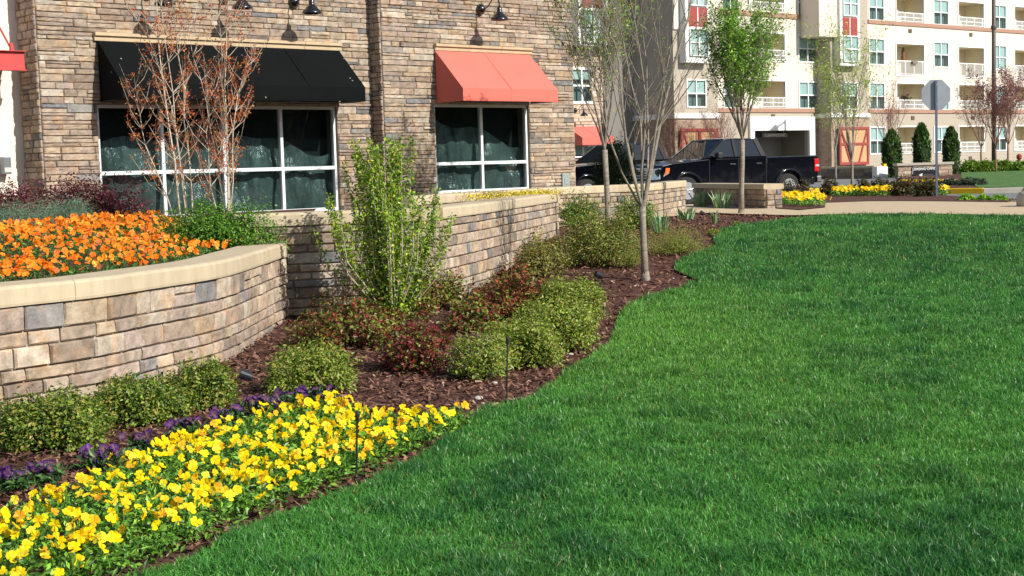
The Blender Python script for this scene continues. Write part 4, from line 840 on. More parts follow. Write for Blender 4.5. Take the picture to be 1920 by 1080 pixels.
def balcony(s0, s1, z0, z1, t, rail, full=False, k=1):
    f = MB(); tr = .09; f.box(s0 - tr, s0, t - .05, t + .03, z0 - tr, z1 + tr); f.box(s1, s1 + tr, t - .05, t + .03, z0 - tr, z1 + tr); f.box(s0 + .0005, s1 - .0005, t - .05, t + .03, z1, z1 + tr); f.box(s0 + .0005, s1 - .0005, t - .05, t + .03, z0 - tr, z0)
    b = f.build('balcony', whitep, apt, ofa)
    q = MB(); d = 1.6; q.box(s0 - .1, s0 - .001, t + .031, t + d, z0 - .1, z1 + .1); q.box(s1 + .001, s1 + .1, t + .031, t + d, z0 - .1, z1 + .1); q.box(s0 - .001, s1 + .001, t + .031, t + d, z1 + .001, z1 + .1); q.box(s0 - .001, s1 + .001, t + .031, t + d, z0 - .1, z0 - .001); q.box(s0 - .1, s1 + .1, t + d + .001, t + d + .1, z0 - .1, z1 + .1)
    for x in (s0 + (s1 - s0) * .42, s0 + (s1 - s0) * .72): q.box(x - .03, x + .03, t + d - .03, t + d, z0, z1)
    q.build('recess', balin, b, ofa)
    dr = MB(); dr.box(s0 + .12, s0 + (s1 - s0) * .30, t + d - .05, t + d - .02, z0, z0 + (z1 - z0) * .86); dr.build('door', dkglass, b, ofa)
    bx_ = MB(); bx_.box(s0 + .05, s0 + (s1 - s0) * .2, t + .3, t + .9, z0, z0 + (z1 - z0) * .48); bx_.build('storage_box', whitep, b, ofa)
    R = MB(); R.box(s0, s1, t - .02, t + .02, z0 + rail, z0 + rail + .06); R.box(s0, s1, t - .015, t + .015, z0 + .05, z0 + .09); n = max(8, int((s1 - s0) / .13))
    if not full: R.box(s0, s1, t - .015, t + .015, z0 + rail * .5, z0 + rail * .5 + .05)
    for i in range(n + 1):
        x = s0 + .02 + (s1 - s0 - .04) * i / n; w_ = .035 if i % 8 == 0 else .014
        R.box(x - w_, x + w_, t - .0145, t + .0145, z0 + .0905, z0 + rail - .0005)
    R.build('railing', whitep, b, ofa); return b
def fvent(u, v, t=TB):
    s, z = FB.hit(u, v, t); m_ = MB(); m_.box(s - .18, s + .18, t - .05, t, z - .13, z + .13); m_.box(s - .14, s + .14, t - .055, t - .0505, z - .09, z + .02); m_.build('wall_vent', mat('vent_dark', S(90, 74, 62), .7), apt, ofa)
# openings of the right wing
wcols = [(sC(1630, 100), sC(1656.5, 100)), (sC(1751, 100), sC(1777, 100)), (sC(1862, 100), sC(1885, 100)), (sC(1975), sC(1997)), (sC(2080), sC(2100))]
bcols = [(sC(1680.5, 100), sC(1732, 100)), (sC(1797, 100), sC(1844, 100)), (sC(1902, 100), sC(1950, 100)), (sC(2010), sC(2055))]
ops = []
for (a, b) in wcols:
    for (c_, d_) in fl: ops.append((a, b, c_, d_))
bops = []
for (a, b) in bcols:
    for i, (c_, d_) in enumerate(fl):
        z0 = c_ - .02; z1 = d_ + .05
        if i == 2: z0 = z2(139); z1 = z2(80)
        bops.append((a, b, z0, z1, i))
def facade(mb, s0, s1, z0, z1, t, openings, th=.25):
    xs = sorted(set([s0, s1] + [q for o in openings for q in o[:2] if s0 < q < s1])); zs = sorted(set([z0, z1] + [q for o in openings for q in o[2:4] if z0 < q < z1]))
    for i in range(len(xs) - 1):
        run = None
        for j in range(len(zs) - 1):
            cx, cz = (xs[i] + xs[i + 1]) / 2, (zs[j] + zs[j + 1]) / 2; hole = any(o[0] < cx < o[1] and o[2] < cz < o[3] for o in openings)
            if not hole: run = [run[0] if run else zs[j], zs[j + 1]]
            if hole or j == len(zs) - 2:
                if run: mb.box(xs[i], xs[i + 1], t, t + th, run[0], run[1])
                run = None
allo = ops + bops
sT2r = sC(1628); ups = MB(); facade(ups, sT2r, s_right, b1[1], HT, TB, allo); ups.build('upper_wall', creamp, apt, ofa)
low = MB(); facade(low, sT2r, s_right, AZ - .5, b1[0], TB, allo); low.build('ground_floor_wall', taupe, apt, ofa)
for n_, (c_, d_) in enumerate((b1, b2)): m_ = MB(); m_.box(sT2r, s_right, TB - .08, TB + .25 if n_ == 0 else TB - .002, c_, d_); m_.build('trim_band', browntr, apt, ofa)
m_ = MB(); m_.box(s_left + 2, s_right, TB + 2.2, TB + 14, AZ - .5, HT + .3); m_.build('roof', mat('roof_grey', S(120, 116, 110), .9), apt, ofa)
r = np.random.default_rng(31)
for (a, b, c_, d_) in ops: bwindow(a, b, c_, d_, TB, float(r.choice([.5, .52, .48, 1.0, .5])))
for (a, b, c_, d_, i) in bops: balcony(a, b, c_, d_, TB, .95 if i == 2 else .62, i == 2)
# panel battens under the second and third storey windows
m_ = MB()
for (a, b) in wcols:
    for (lo, hi) in ((fl[1][1] + .12, fl[2][0] - .12),):
        for x in (a, (a + b) / 2, b): m_.box(x - .035, x + .035, TB - .03, TB - .001, lo, hi)
for (a, b) in bcols:
    for x in (a, (a * 2 + b) / 3, (a + 2 * b) / 3, b): m_.box(x - .035, x + .035, TB - .03, TB - .001, fl[1][1] + .16, z2(139) - .12)
m_.build('panel_batten', whitep, apt, ofa)
m_ = MB()
for k in range(1, 12): m_.box(sT2r, s_right, TB - .012, TB - .001, AZ + .25 * k - .01, AZ + .25 * k + .006) if AZ + .25 * k < fl[0][0] - .15 else None
m_.build('siding_line', taupe, apt, ofa)
for u, v in [(1706, 58), (1820, 65), (1711, 221), (1825, 221), (1819, 296.5), (1449, 218)]: fvent(u, v)
# second tower with bay, red panels and barn door
TW = TB - 1.2
def tower(u0, u1, u_b0, u_b1, zpan, name_seed, bay_v, low_w, ustone, door, zc_band, zbrown=None, s_side=1.25):
    s0, s1 = sC(u0, 200, TW), sC(u1, 200, TW); q0, q1 = sC(u_b0, 60, TW - .5), sC(u_b1, 60, TW - .5)
    zb = FB.hit(u0, bay_v, TW - .5)[1]; zst = FB.hit((u0 + u1) / 2, ustone, TW)[1]; zw0 = FB.hit((u0 + u1) / 2, ustone + 0, TW)[1]
    zs_ = FB.hit((u0 + u1) / 2, zc_band, TW)[1]
    lw = (sC(low_w[0], 180, TW), sC(low_w[1], 180, TW), FB.hit(low_w[0], low_w[3], TW)[1], FB.hit(low_w[0], low_w[2], TW)[1])
    m_ = MB(); facade(m_, s0, s1, zs_, HT, TW, [lw]); m_.box(s0, s0 + .25, TW + .251, TB + s_side, zs_, HT); m_.box(s1 - .25, s1, TW + .251, TB, zs_, HT); m_.build('tower_wall', taupe, apt, ofa)
    m_ = MB(); m_.box(s0 - .02, s1 + .02, TW - .03, TB + s_side, AZ - .5, zst); m_.build('stone_base', bstone, apt, ofa)
    m_ = MB(); m_.box(s0 - .12, s1 + .12, TW - .14, TB - .05 + s_side, zst, zs_); m_.build('white_band', whitep, apt, ofa)
    bwindow(*lw, TW, .55)
    # bay
    B0 = TW - .55; bw = MB(); bw.box(q0, q1, B0, TW - .001, zb, HT - .1); bw.build('bay', whitep, apt, ofa)
    return s0, s1, q0, q1, B0
def baywin(q0, q1, B0, zs, zp):
    m0 = (q0 + q1) / 2; e = (q1 - q0) * .13
    for (za, zb_) in zs: bwindow(q0 + e + .06, q1 - e - .06, za, zb_, B0 - .36 + .3, .5, trimw=.05)
    m_ = MB()
    for (za, zb_) in zp:
        m_.box(q0 + e, m0 - .06, B0 - .03, B0 - .001, za, zb_); m_.box(m0 + .06, q1 - e, B0 - .03, B0 - .001, za, zb_)
    m_.build('red_panel', redp, apt, ofa)
zz = lambda v, u: FB.hit(u, v, TW - .55)[1]
s0, s1, q0, q1, B0 = tower(1558, 1628, 1574, 1611, None, 1, 122, (1577, 1606, 156, 203), 220, None, 212.5)
baywin(q0, q1, B0, [(zz(115, 1590), zz(69, 1590)), (zz(29, 1590), zz(-16, 1590))], [(zz(66, 1590), zz(33, 1590))])
m_ = MB(); m_.box(s0 - 1.6, s0 + .02, TW - .38, TB - .002, FB.hit(1548, 70, TW)[1], HT); m_.build('box_bay', creamp, apt, ofa)
m_ = MB(); m_.box(s0 + .021, q0 - .02, TW - .38, TW - .004, FB.hit(1560, 70, TW)[1], HT); m_.build('box_bay_front', creamp, apt, ofa)
t1s0, t1s1, q0, q1, B0 = tower(1264, 1346, 1284, 1331, None, 2, 116, (1289, 1322, 151, 199), 222, None, 212.5, s_side=5.5)
baywin(q0, q1, B0, [(zz(104, 1310), zz(56, 1310)), (zz(10, 1310), zz(-34, 1310))], [(zz(50, 1310), zz(14, 1310))])
m_ = MB(); m_.box(t1s0 + .003, q0 - .02, TW - .004 - .1, TW - .004, FB.hit(1264, 55, TW)[1], HT); m_.box(q1 + .02, t1s1 - .003, TW - .104, TW - .004, FB.hit(1264, 55, TW)[1], HT); m_.build('cream_panel', creamp, apt, ofa)
# middle wing between the towers
g0, g1, gz0, gz1 = sC(1411, 260), sC(1514, 260), AZ - .3, z2(243)
lcol = [(sC(1497.5, 100), sC(1530, 100)), (sC(1356, 100), sC(1384, 100))]; lfl = [(FB.hit(1510, 202, TB)[1], FB.hit(1510, 155, TB)[1]), (FB.hit(1510, 115, TB)[1], FB.hit(1510, 68, TB)[1]), (FB.hit(1510, 28, TB)[1], FB.hit(1510, -18, TB)[1])]
lo_ = [(a, b, c_, d_) for a, b in lcol for c_, d_ in lfl]; lb = [(sC(1408), sC(1472), c_ - .02, d_ + .05) for c_, d_ in lfl]
lb1 = (FB.hit(1520, 211, TB)[1], FB.hit(1520, 203.5, TB)[1])
m_ = MB(); facade(m_, t1s1, s0, lb1[1], HT, TB - .01, lo_ + lb); m_.build('upper_wall', creamp, apt, ofa)
m_ = MB(); facade(m_, t1s1, s0, AZ - .5, lb1[0], TB - .01, [(g0, g1, gz0 - 1, gz1)]); m_.build('ground_floor_wall', taupe, apt, ofa)
m_ = MB(); m_.box(t1s1, s0, TB - .09, TB + .2, *lb1); m_.build('trim_band', browntr, apt, ofa)
zc = FB.hit(1520, 33, TB)[1]; m_ = MB(); m_.box(t1s1, s0 - 1.61, TB - .09, TB - .0105, zc - .15, zc + .15); m_.build('trim_band', browntr, apt, ofa)
for o_ in lo_: bwindow(*o_, TB - .01, .5)
for o_ in lb: balcony(*o_, TB - .01, .62)
# garage entrance
gar = MB(); gw = (sC(1524) - sC(1514)); gar.box(g0 - .4, g1 + gw, TB - .2, TB - .012, gz1, z2(219, 1500)); gar.box(g1, g1 + gw, TB - .2, TB - .012, gz0 - .3, gz1 - .001); gar.box(g0 - .4, g0, TB - .2, TB - .012, gz0 - .3, gz1 - .001)
for k in range(4): zq = gz1 + (z2(219, 1500) - gz1) * (k + .5) / 4; gar.box(g0 - .4, g1 + gw, TB - .215, TB - .2005, zq - .015, zq + .015)
gp = gar.build('garage_surround', whitep, apt, ofa)
m_ = MB(); m_.box(g0 - .3, g0 - .001, TB + .25, TB + 12, gz0 - .3, gz1 + .3); m_.box(g1 + .001, g1 + .3, TB + .25, TB + 12, gz0 - .3, gz1 + .3); m_.box(g0, g1, TB + .25, TB + 12, gz1 + .05, gz1 + .3); m_.box(g0 - .3, g1 + .3, TB + 12.001, TB + 12.3, gz0 - .3, gz1 + .3); m_.build('garage_interior', darkop, apt, ofa)
# hanging clearance bar with its wording
cs0, cs1 = sC(1429, 253, TB + .6), sC(1475, 253, TB + .6); zc_ = FB.hit(1452, 253.5, TB + .6)[1]
bar = empty('clearance_bar', FB.W((cs0 + cs1) / 2, TB + .6, zc_), FB.a, 'hanging grey clearance bar with white lettering in the garage entrance', 'sign')
m_ = MB(); wd = (cs1 - cs0) / 2; m_.box(-wd, wd, -.04, .04, -.12, .12); m_.build('board', mat('bar_grey', S(120, 112, 100), .6, .1, 3), bar)
m_ = MB(); m_.tube([(-wd * .75, 0, .12), (-wd * .75, 0, gz1 + .05 - zc_)], .02, 6); m_.tube([(wd * .75, 0, .12), (wd * .75, 0, gz1 + .05 - zc_)], .02, 6); m_.build('hanger', mat('hang_grey', S(160, 160, 150), .5), bar)
v, f = text_mesh("CLEARANCE 9'-0\"", .26, .003); m_ = MB(); m_.add([(p[0], p[1] - .045, p[2]) for p in v], f); m_.build('lettering', whitep, bar, fix=False)
for u, v_ in [(1418, 249), (1467, 247)]:
    s_, z_ = FB.hit(u, v_, TB + .9); e_ = empty('hanging_light', FB.W(s_, TB + .9, z_), FB.a, 'dark box light under the garage ceiling, ' + ('left of' if u < 1440 else 'above the right end of') + ' the clearance bar', 'light'); m_ = MB(); m_.box(-.3, .3, -.2, .2, -.3, .25); m_.box(-.03, .03, -.03, .03, .25, gz1 + .05 - z_); m_.build('housing', mat('box_black', (.02, .02, .02), .6), e_, bevel=.02)
# barn doors
def barndoor(label, u0, u1, vt, vb, t, style):
    a, b = sC(u0, vt + 20, t), sC(u1, vt + 20, t); z1 = FB.hit((u0 + u1) / 2, vt, t)[1]; z0 = AZ + .1 if vb is None else FB.hit((u0 + u1) / 2, vb, t)[1]
    e_ = empty('barn_door', FB.W(a, t, z0), FB.a, label, 'barn door'); W_, H = b - a, z1 - z0; m_ = MB(); m_.box(.02, W_ - .02, -.06, 0, .02, H - .02); m_.build('wood_panel', woodp, e_)
    m_ = MB(); k = .19; m_.box(0, W_, -.12, -.061, H - k, H); m_.box(0, W_, -.12, -.061, 0, k); m_.box(0, k, -.12, -.061, k + .001, H - k - .001); m_.box(W_ - k, W_, -.12, -.061, k + .001, H - k - .001)
    if style: m_.box(W_ / 2 - .12, W_ / 2 + .12, -.118, -.061, k + .001, H - k - .001); m_.bar((k, -.09, H - k), (W_ / 2 - .12, -.09, k), .12, .05); m_.bar((W_ / 2 + .12, -.09, k), (W_ - k, -.09, H - k), .12, .05)
    else: m_.box(k, W_ - k, -.118, -.061, H * .52, H * .52 + .16); m_.bar((k, -.09, H - k), (W_ * .36, -.09, k), .14, .05); m_.bar((W_ - k, -.09, H - k), (W_ * .66, -.09, k), .14, .05)
    m_.build('red_frame', redp, e_, bevel=.01)
barndoor('red framed double barn door on the stone base behind the black pickup', 1275, 1344, 241, None, TW - .16, True)
barndoor('tall red framed wooden barn door on the stone tower base right of the garage', 1572, 1627, 238, 309, TW - .16, False)
# parking notices right of the garage
nb = empty('notice_board', FB.W(*((lambda q: (q[0], TB - .05, q[1]))(FB.hit(1541, 282, TB - .05)))), FB.a, 'small white notice with red lettering right of the garage entrance', 'sign')
m_ = MB(); m_.box(-.16, .16, 0, .02, -.32, .28); m_.build('board', whitep, nb); m_ = MB(); m_.box(-.13, .13, -.004, 0, .18, .25); m_.box(-.13, .13, -.004, 0, -.29, -.22); m_.build('red_stripe', redp, nb)
m_ = MB(); [m_.box(-.11, -.11 + w_, -.004, 0, .10 - .07 * i, .125 - .07 * i) for i, w_ in enumerate([.2, .22, .15, .2])]; m_.build('small_print', mat('print_grey', (.2, .2, .2), .7), nb)
s_, z_ = FB.hit(1539, 266, TB - .05); fb = empty('fire_bell', FB.W(s_, TB - .05, z_), FB.a, 'small pink red round bell and notice above the white sign by the garage', 'alarm'); m_ = MB(); m_.lathe([(.02, -.1), (.14, -.08), (.16, 0)], 14, axis='y'); m_.build('bell', redp, fb, smooth=True); m_ = MB(); m_.box(-.1, .18, 0, .02, .06, .22); m_.build('plate', mat('pink_plate', S(230, 150, 150), .6), fb)
# recessed taupe wall left of the first tower
m_ = MB(); rs0 = s_left - 4; m_.box(rs0, t1s0, TB + 4.2, TB + 6.2, AZ - .5, HT); m_.build('recessed_wall', taupe, apt, ofa)
# ---------------------------------------------------------------- second stone shop behind the cars
T3 = 43.5; a3, b3 = FB.hit(1000, 200, T3)[0], FB.hit(1131, 200, T3)[0]; st2 = empty('far_stone_shop', FB.W(a3, T3, .5), FB.a, 'distant stone clad shop building with coral awning seen past the corner', 'building'); of3 = (a3, T3, .5)
h3 = lambda u, v: FB.hit(u, v, T3)
wA = (h3(1071, 50)[0], h3(1111, 50)[0], h3(1090, 88)[1], h3(1090, -40)[1]); wBt = (h3(1073, 160)[0], h3(1108, 160)[0], h3(1090, 190)[1], h3(1090, 131)[1]); wC = (h3(1074, 280)[0], h3(1112, 280)[0], .9, h3(1090, 276)[1])
m_ = MB(); m_.col = (1, 1, 1)
stones(m_, lambda s, d, z: (s, T3 - d, z), a3, b3, 0.4, 12.5, hs=(.12, .2), ws=(.4, .9), depth=.06, opens=[wBt, wC], zbreaks=[wBt[2], wBt[3], wC[3]], seed=71, k=.86, fine=2, grey=.05); m_.build('wall', [stonem], st2, of3, col=True)
m_ = MB(); facade(m_, a3, b3 - .01, 0, 12.6, T3 + .005, [wBt, wC]); m_.box(b3 - .3, b3 - .01, T3 + .26, T3 + 8, 0, 12.6); m_.box(a3, b3 - .4, T3 + .9, T3 + 8, 0, 12.6); m_.build('backing_wall', mortar, st2, of3)
ap_, ao = apt, ofa; apt, ofa = st2, of3
bwindow(*wBt, T3, .3); bwindow(*wC, T3, .2)
m_ = MB(); m_.box(wA[0] - .15, wA[1] + .3, T3 - .6, T3 - .05, wA[2], 12.5); m_.build('bay', whitep, st2, of3)
bwindow(wA[0] + .05, wA[1] + .05, h3(1090, 80)[1], h3(1090, 23)[1], T3 - .66, .55, trimw=.06)
m_ = MB(); mx_ = (wA[0] + wA[1]) / 2 + .05; m_.box(wA[0] + .05, mx_ - .05, T3 - .64, T3 - .601, h3(1090, 17)[1], 11); m_.box(mx_ + .05, wA[1] + .05, T3 - .64, T3 - .601, h3(1090, 17)[1], 11); m_.build('red_panel', redp, st2, of3)
apt, ofa = ap_, ao
FAo = FA; FA = FB
awning('small distant coral awning on the stone shop behind the parked cars', 1060, 1119, 237, 273, T3, 1.0, .3, redc, 1100)
s_, z_ = FB.hit(1077, 207, T3); lq = copy_tree(lp0); lq['label'] = 'distant gooseneck lamp above the small coral awning'; lq.location = FB.W(s_, T3, z_); lq.rotation_euler[2] = FB.a
FA = FAo
# ================================================================ vehicles
paint = mat('black_blue_paint', S(9, 13, 24, .5), .12, .05, 3, spec=.35, coat=.6); paint2 = mat('dark_navy_paint', S(9, 12, 20, .5), .12, .05, 3, spec=.2, coat=.6)
chrome = mat('chrome', (.75, .76, .78), .12, metal=1); rubber = mat('rubber', (.02, .02, .02), .85, .2, 8); lensm = mat('headlight', S(210, 215, 220), .12, .2, 30, spec=.8, coat=1, metal=.4); orange = mat('amber', S(236, 110, 50), .25, coat=.6); redl = mat('tail_red', S(190, 30, 34), .2, coat=.6); blackp = mat('black_plastic', (.018, .018, .02), .5); carglass = glassmat('car_glass', (.16, .22, .26), .01, .82, (.005, .012, .022), 1.0)
seatm = mat('car_seat', S(70, 66, 60), .8)
def section(mb, secs):   # loft through closed cross-sections of equal count
    n = len(secs[0]); vs = [p for s in secs for p in s]; fs = [(i * n + k, i * n + (k + 1) % n, (i + 1) * n + (k + 1) % n, (i + 1) * n + k) for i in range(len(secs) - 1) for k in range(n)]
    fs += [tuple(range(n))[::-1], tuple((len(secs) - 1) * n + k for k in range(n))]; mb.add(vs, fs)
def wheel(parent, x, y, R=.40, w_=.26, side=-1):
    wh = MB(); wh.lathe([(R * .62, -w_ / 2), (R * .9, -w_ / 2), (R, -w_ * .38), (R, w_ * .38), (R * .9, w_ / 2), (R * .62, w_ / 2)], 32, c=(x, y, R), axis='y'); t = wh.build('wheel', rubber, parent, smooth=False)
    rm = MB(); rm.lathe([(R * .64, side * (w_ / 2 + .004)), (R * .60, side * (w_ / 2 - .02)), (R * .58, side * (w_ / 2 - .10))], 28, c=(x, y, R), axis='y')
    for k in range(5):
        a = 2 * PI * k / 5 + .3; d = Vector((math.cos(a), 0, math.sin(a))); p = Vector((x, y + side * (w_ / 2 - .008), R)); rm.bar(p + d * .05, p + d * R * .62, .085, .03)
    rm.lathe([(.02, side * (w_ / 2 + .012)), (.075, side * (w_ / 2 + .006)), (.08, side * (w_ / 2 - .05))], 16, c=(x, y, R), axis='y'); rm.build('rim', mat('alloy', S(200, 200, 204), .3, metal=.7), t)
def pickup(label, loc, rz, pm, chromegrille=True, old=False, cab_end=3.88):
    # local: front at x=0 looking along -x, near side y=0, far side y=2
    e = empty('pickup_truck', loc, rz, label, 'pickup truck', 'dark pickups parked behind the walls'); Wd = 1.98; R = .40; xf, xr = 1.0, 4.72; L_ = 5.85
    # body side outline with wheel arches
    def arch(cx, r_=.50, n=12): return [(cx + r_ * math.cos(PI * k / n), .40 + r_ * math.sin(PI * k / n)) for k in range(n + 1)][::-1]
    bt = .46
    ol = [(.02, .62), (.02, 1.02), (.10, 1.16), (.45, 1.235), (1.0, 1.275), (1.52, 1.31), (1.75, 1.33), (cab_end, 1.33), (cab_end, 1.33), (L_ - .05, 1.345), (L_, 1.30), (L_, .72), (L_ - .10, .60)]
    bot = [(L_ - .15, bt)] + arch(xr)[::-1] + [(xr - .55, bt)] + [(xf + .55, bt)] + arch(xf)[::-1] + [(.30, bt), (.12, .50)]
    m_ = MB(); poly = ol + bot; side = []
    n = len(poly); lay = [(.045, .985), (0, 1.0), (0, 1.0), (.045, .985)]; ys = [0.05, .0, Wd, Wd - .05]
    def ring(y, ins):   # widens low, pulls in at the shoulder
        return [(x, y + (ins if z > 1.15 else 0), z) for x, z in poly]
    r0 = [(x, .06 if z > 1.2 else .02, z) for x, z in poly]; r1 = [(x, .03 + (.05 if z > 1.2 else 0), z) for x, z in poly]
    secs = [[(x + (.03 if x < .2 else 0), .03, z - (.02 if z > 1.2 else 0)) for x, z in poly], [(x, .09, z) for x, z in poly], [(x - (.03 if x < .3 else 0), .45, z + (.025 if 1.1 < z and x < 1.8 else 0)) for x, z in poly], [(x - (.06 if x < .3 else 0), Wd / 2, z + (.03 if 1.1 < z and x < 1.8 else 0)) for x, z in poly], [(x - (.03 if x < .3 else 0), Wd - .45, z + (.025 if 1.1 < z and x < 1.8 else 0)) for x, z in poly], [(x, Wd - .09, z) for x, z in poly], [(x + (.03 if x < .2 else 0), Wd - .03, z - (.02 if z > 1.2 else 0)) for x, z in poly]]
    section(m_, secs); b = m_.build('body', pm, e, bevel=.025)
    # flared wheel arch lips
    for cx in (xf, xr):
        m_ = MB(); m_.tube([(cx + .53 * math.cos(PI * k / 14), .02, .40 + .53 * math.sin(PI * k / 14)) for k in range(15)], .045, 8); m_.build('wheel_arch', pm, e, smooth=True)
        m_ = MB(); m_.box(cx - .5, cx + .5, .10, .30, .3, .93); m_.build('wheel_well', rubber, e)
    for cx in (xf, xr):
        wheel(e, cx, .15, R); wheel(e, cx, Wd - .15, R, side=1)
    # cab: pillars and roof from a loft, glass between
    zb_, zr = 1.33, 1.905; gx = [(1.62, 2.42), (cab_end - .05, cab_end - .30)]  # (belt x, roof x)
    yb, yr = .09, .25; 
    def P(bx, rx, q, far=False): x = bx + (rx - bx) * q; y = yb + (yr - yb) * q; return (x, Wd - y if far else y, zb_ + (zr - zb_) * q)
    roof = MB(); rx0, rx1 = 2.38, cab_end - .30
    prof = lambda x, dz: [(x, yr - .02, zr - .035 + dz * .2), (x, yr + .05, zr + .012 + dz), (x, yr + .35, zr + .03 + dz), (x, Wd / 2, zr + .038 + dz), (x, Wd - yr - .35, zr + .03 + dz), (x, Wd - yr - .05, zr + .012 + dz), (x, Wd - yr + .02, zr - .035 + dz * .2), (x, Wd / 2, zr - .03 + dz * .2)]
    section(roof, [prof(rx0 - .06, -.035), prof(rx0 + .08, -.008), prof((rx0 + rx1) / 2, 0), prof(rx1 - .1, -.008), prof(rx1 + .04, -.045)]); roof.build('roof', pm, e, smooth=True)
    pil = MB()
    for far in (False, True):
        for (bx, rx, wd_) in ((1.62, 2.40, .085), (2.80, 2.78, .12), (cab_end - .06, cab_end - .28, .16)):
            pil.bar(P(bx, rx, -.02, far), P(bx, rx, 1.0, far), wd_, .05)
        y_ = (Wd - .07) if far else .07; pil.bar((1.62, y_, zb_ + .01), (cab_end - .02, y_, zb_ + .01), .07, .07)
    pil.build('pillar', pm, e, bevel=.01)
    for far in (False, True):
        g = MB(); g.quad(P(1.70, 2.44, .03, far), P(2.76, 2.74, .03, far), P(2.76, 2.74, .96, far), P(1.70, 2.44, .96, far)); g.build('side_window', carglass, e, fix=False); g = MB(); g.quad(P(2.86, 2.84, .03, far), P(cab_end - .14, cab_end - .36, .03, far), P(cab_end - .14, cab_end - .36, .96, far), P(2.86, 2.84, .96, far)); g.build('side_window', carglass, e, fix=False)
    g = MB(); a_ = P(1.60, 2.38, .0); b_ = P(1.60, 2.38, 1.0); c_ = P(1.60, 2.38, 1.0, True); d_ = P(1.60, 2.38, .0, True); mid0 = (1.57, Wd / 2, zb_); mid1 = (2.36, Wd / 2, zr + .01)
    g.add([a_, mid0, d_, c_, mid1, b_], [(0, 1, 4, 5), (1, 2, 3, 4)]); g.build('windshield', carglass, e, fix=False)
    g = MB(); g.quad(P(cab_end - .04, cab_end - .27, .02), P(cab_end - .04, cab_end - .27, .02, True), P(cab_end - .04, cab_end - .27, .98, True), P(cab_end - .04, cab_end - .27, .98)); g.build('rear_window', carglass, e, fix=False)
    s_ = MB()
    for y_ in (.35, 1.15):
        for x_ in (2.35, 3.1): s_.box(x_, x_ + .18, y_, y_ + .5, .9, 1.62); s_.box(x_ + .02, x_ + .14, y_ + .12, y_ + .38, 1.63, 1.80)
    s_.box(1.75, 1.95, .2, 1.78, 1.1, 1.36); s_.build('seat', seatm, e, bevel=.03)
    # mirror, handles, door lines
    m_ = MB(); m_.box(1.93, 2.10, -.24, -.02, 1.33, 1.50); m_.box(1.97, 2.03, -.03, .06, 1.33, 1.38); m_.build('mirror', blackp, e, bevel=.03)
    m_ = MB(); m_.box(1.93, 2.10, Wd + .02, Wd + .24, 1.33, 1.50); m_.build('mirror', blackp, e, bevel=.03)
    for x_ in (2.62, 3.58): m_ = MB(); m_.box(x_ - .1, x_ + .1, -.012, .03, 1.12, 1.165); m_.build('door_handle', blackp if not old else chrome, e, bevel=.01)
    m_ = MB()
    for x_ in (1.78, 2.84, cab_end - .02): m_.box(x_ - .007, x_ + .007, .022, .06, .52, 1.30)
    m_.box(cab_end + .0, cab_end + .03, .03, Wd - .03, 1.0, 1.352); m_.build('door_gap', blackp, e); m_ = MB(); m_.box(1.55, 3.9, .015, .04, .47, .52); m_.box(1.72, cab_end - .12, .06, .085, 1.325, 1.345); m_.build('trim_strip', chrome, e)
    # front: grille, headlights, bumper
    m_ = MB(); gy0, gy1 = .50, Wd - .50; m_.box(-.06, .03, gy0 + .07, gy1 - .07, .74, 1.06); m_.build('grille_back', blackp, e)
    m_ = MB()
    for k in range(4): z_ = .79 + .075 * k; m_.box(-.095, -.062, gy0 + .07, gy1 - .07, z_, z_ + .03)
    m_.box(-.11, -.03, gy0, gy0 + .07, .68, 1.10); m_.box(-.11, -.03, gy1 - .07, gy1, .68, 1.10); m_.box(-.11, -.03, gy0 + .071, gy1 - .071, 1.065, 1.10); m_.box(-.11, -.03, gy0 + .071, gy1 - .071, .68, .72); m_.build('grille', chrome, e, bevel=.008)
    for far in (False, True):
        f_ = (lambda y: Wd - y) if far else (lambda y: y)
        m_ = MB(); m_.add([(-.05, f_(.47), .74), (.02, f_(.04), .76), (.34, f_(.015), .93), (.36, f_(.02), 1.08), (.06, f_(.05), 1.09), (-.045, f_(.47), 1.07), (.06, f_(.47), .74), (.14, f_(.12), .76), (.36, f_(.12), .93), (.38, f_(.12), 1.08), (.12, f_(.12), 1.09), (.06, f_(.47), 1.07)],
                          [(0, 1, 4, 5), (1, 2, 3, 4), (0, 6, 7, 1), (1, 7, 8, 2), (2, 8, 9, 3), (5, 4, 10, 11), (4, 3, 9, 10), (6, 11, 10, 9, 8, 7), (0, 5, 11, 6)]); m_.build('headlight', lensm, e, bevel=.01)
        m_ = MB(); m_.add([(.20, f_(.004), .87), (.34, f_(.002), .95), (.365, f_(.004), 1.085), (.235, f_(.010), 1.09), (.20, f_(.08), .87), (.34, f_(.08), .95), (.365, f_(.08), 1.085), (.235, f_(.08), 1.09)], [(0, 1, 2, 3), (7, 6, 5, 4), (0, 4, 5, 1), (1, 5, 6, 2), (2, 6, 7, 3), (3, 7, 4, 0)]); m_.build('indicator', orange, e)
        m_ = MB(); m_.box(L_ - .16, L_ + .015, min(f_(-.006), f_(.09)), max(f_(-.006), f_(.09)), .84, 1.24); t_ = m_.build('tail_light', redl, e, bevel=.02); m_ = MB(); m_.box(L_ - .13, L_ + .018, min(f_(-.010), f_(.07)), max(f_(-.010), f_(.07)), 1.0, 1.06); m_.build('reverse_lamp', lensm, t_)
    m_ = MB(); section(m_, [[(x0_, y_, .46), (x0_ + .02, y_, .66), (x0_ + .18, y_, .70), (x0_ + .2, y_, .46)] for x0_, y_ in ((.12, .0), (-.10, .14), (-.20, .6), (-.22, Wd / 2), (-.20, Wd - .6), (-.10, Wd - .14), (.12, Wd))]); m_.build('front_bumper', chrome if old else blackp, e, bevel=.02)
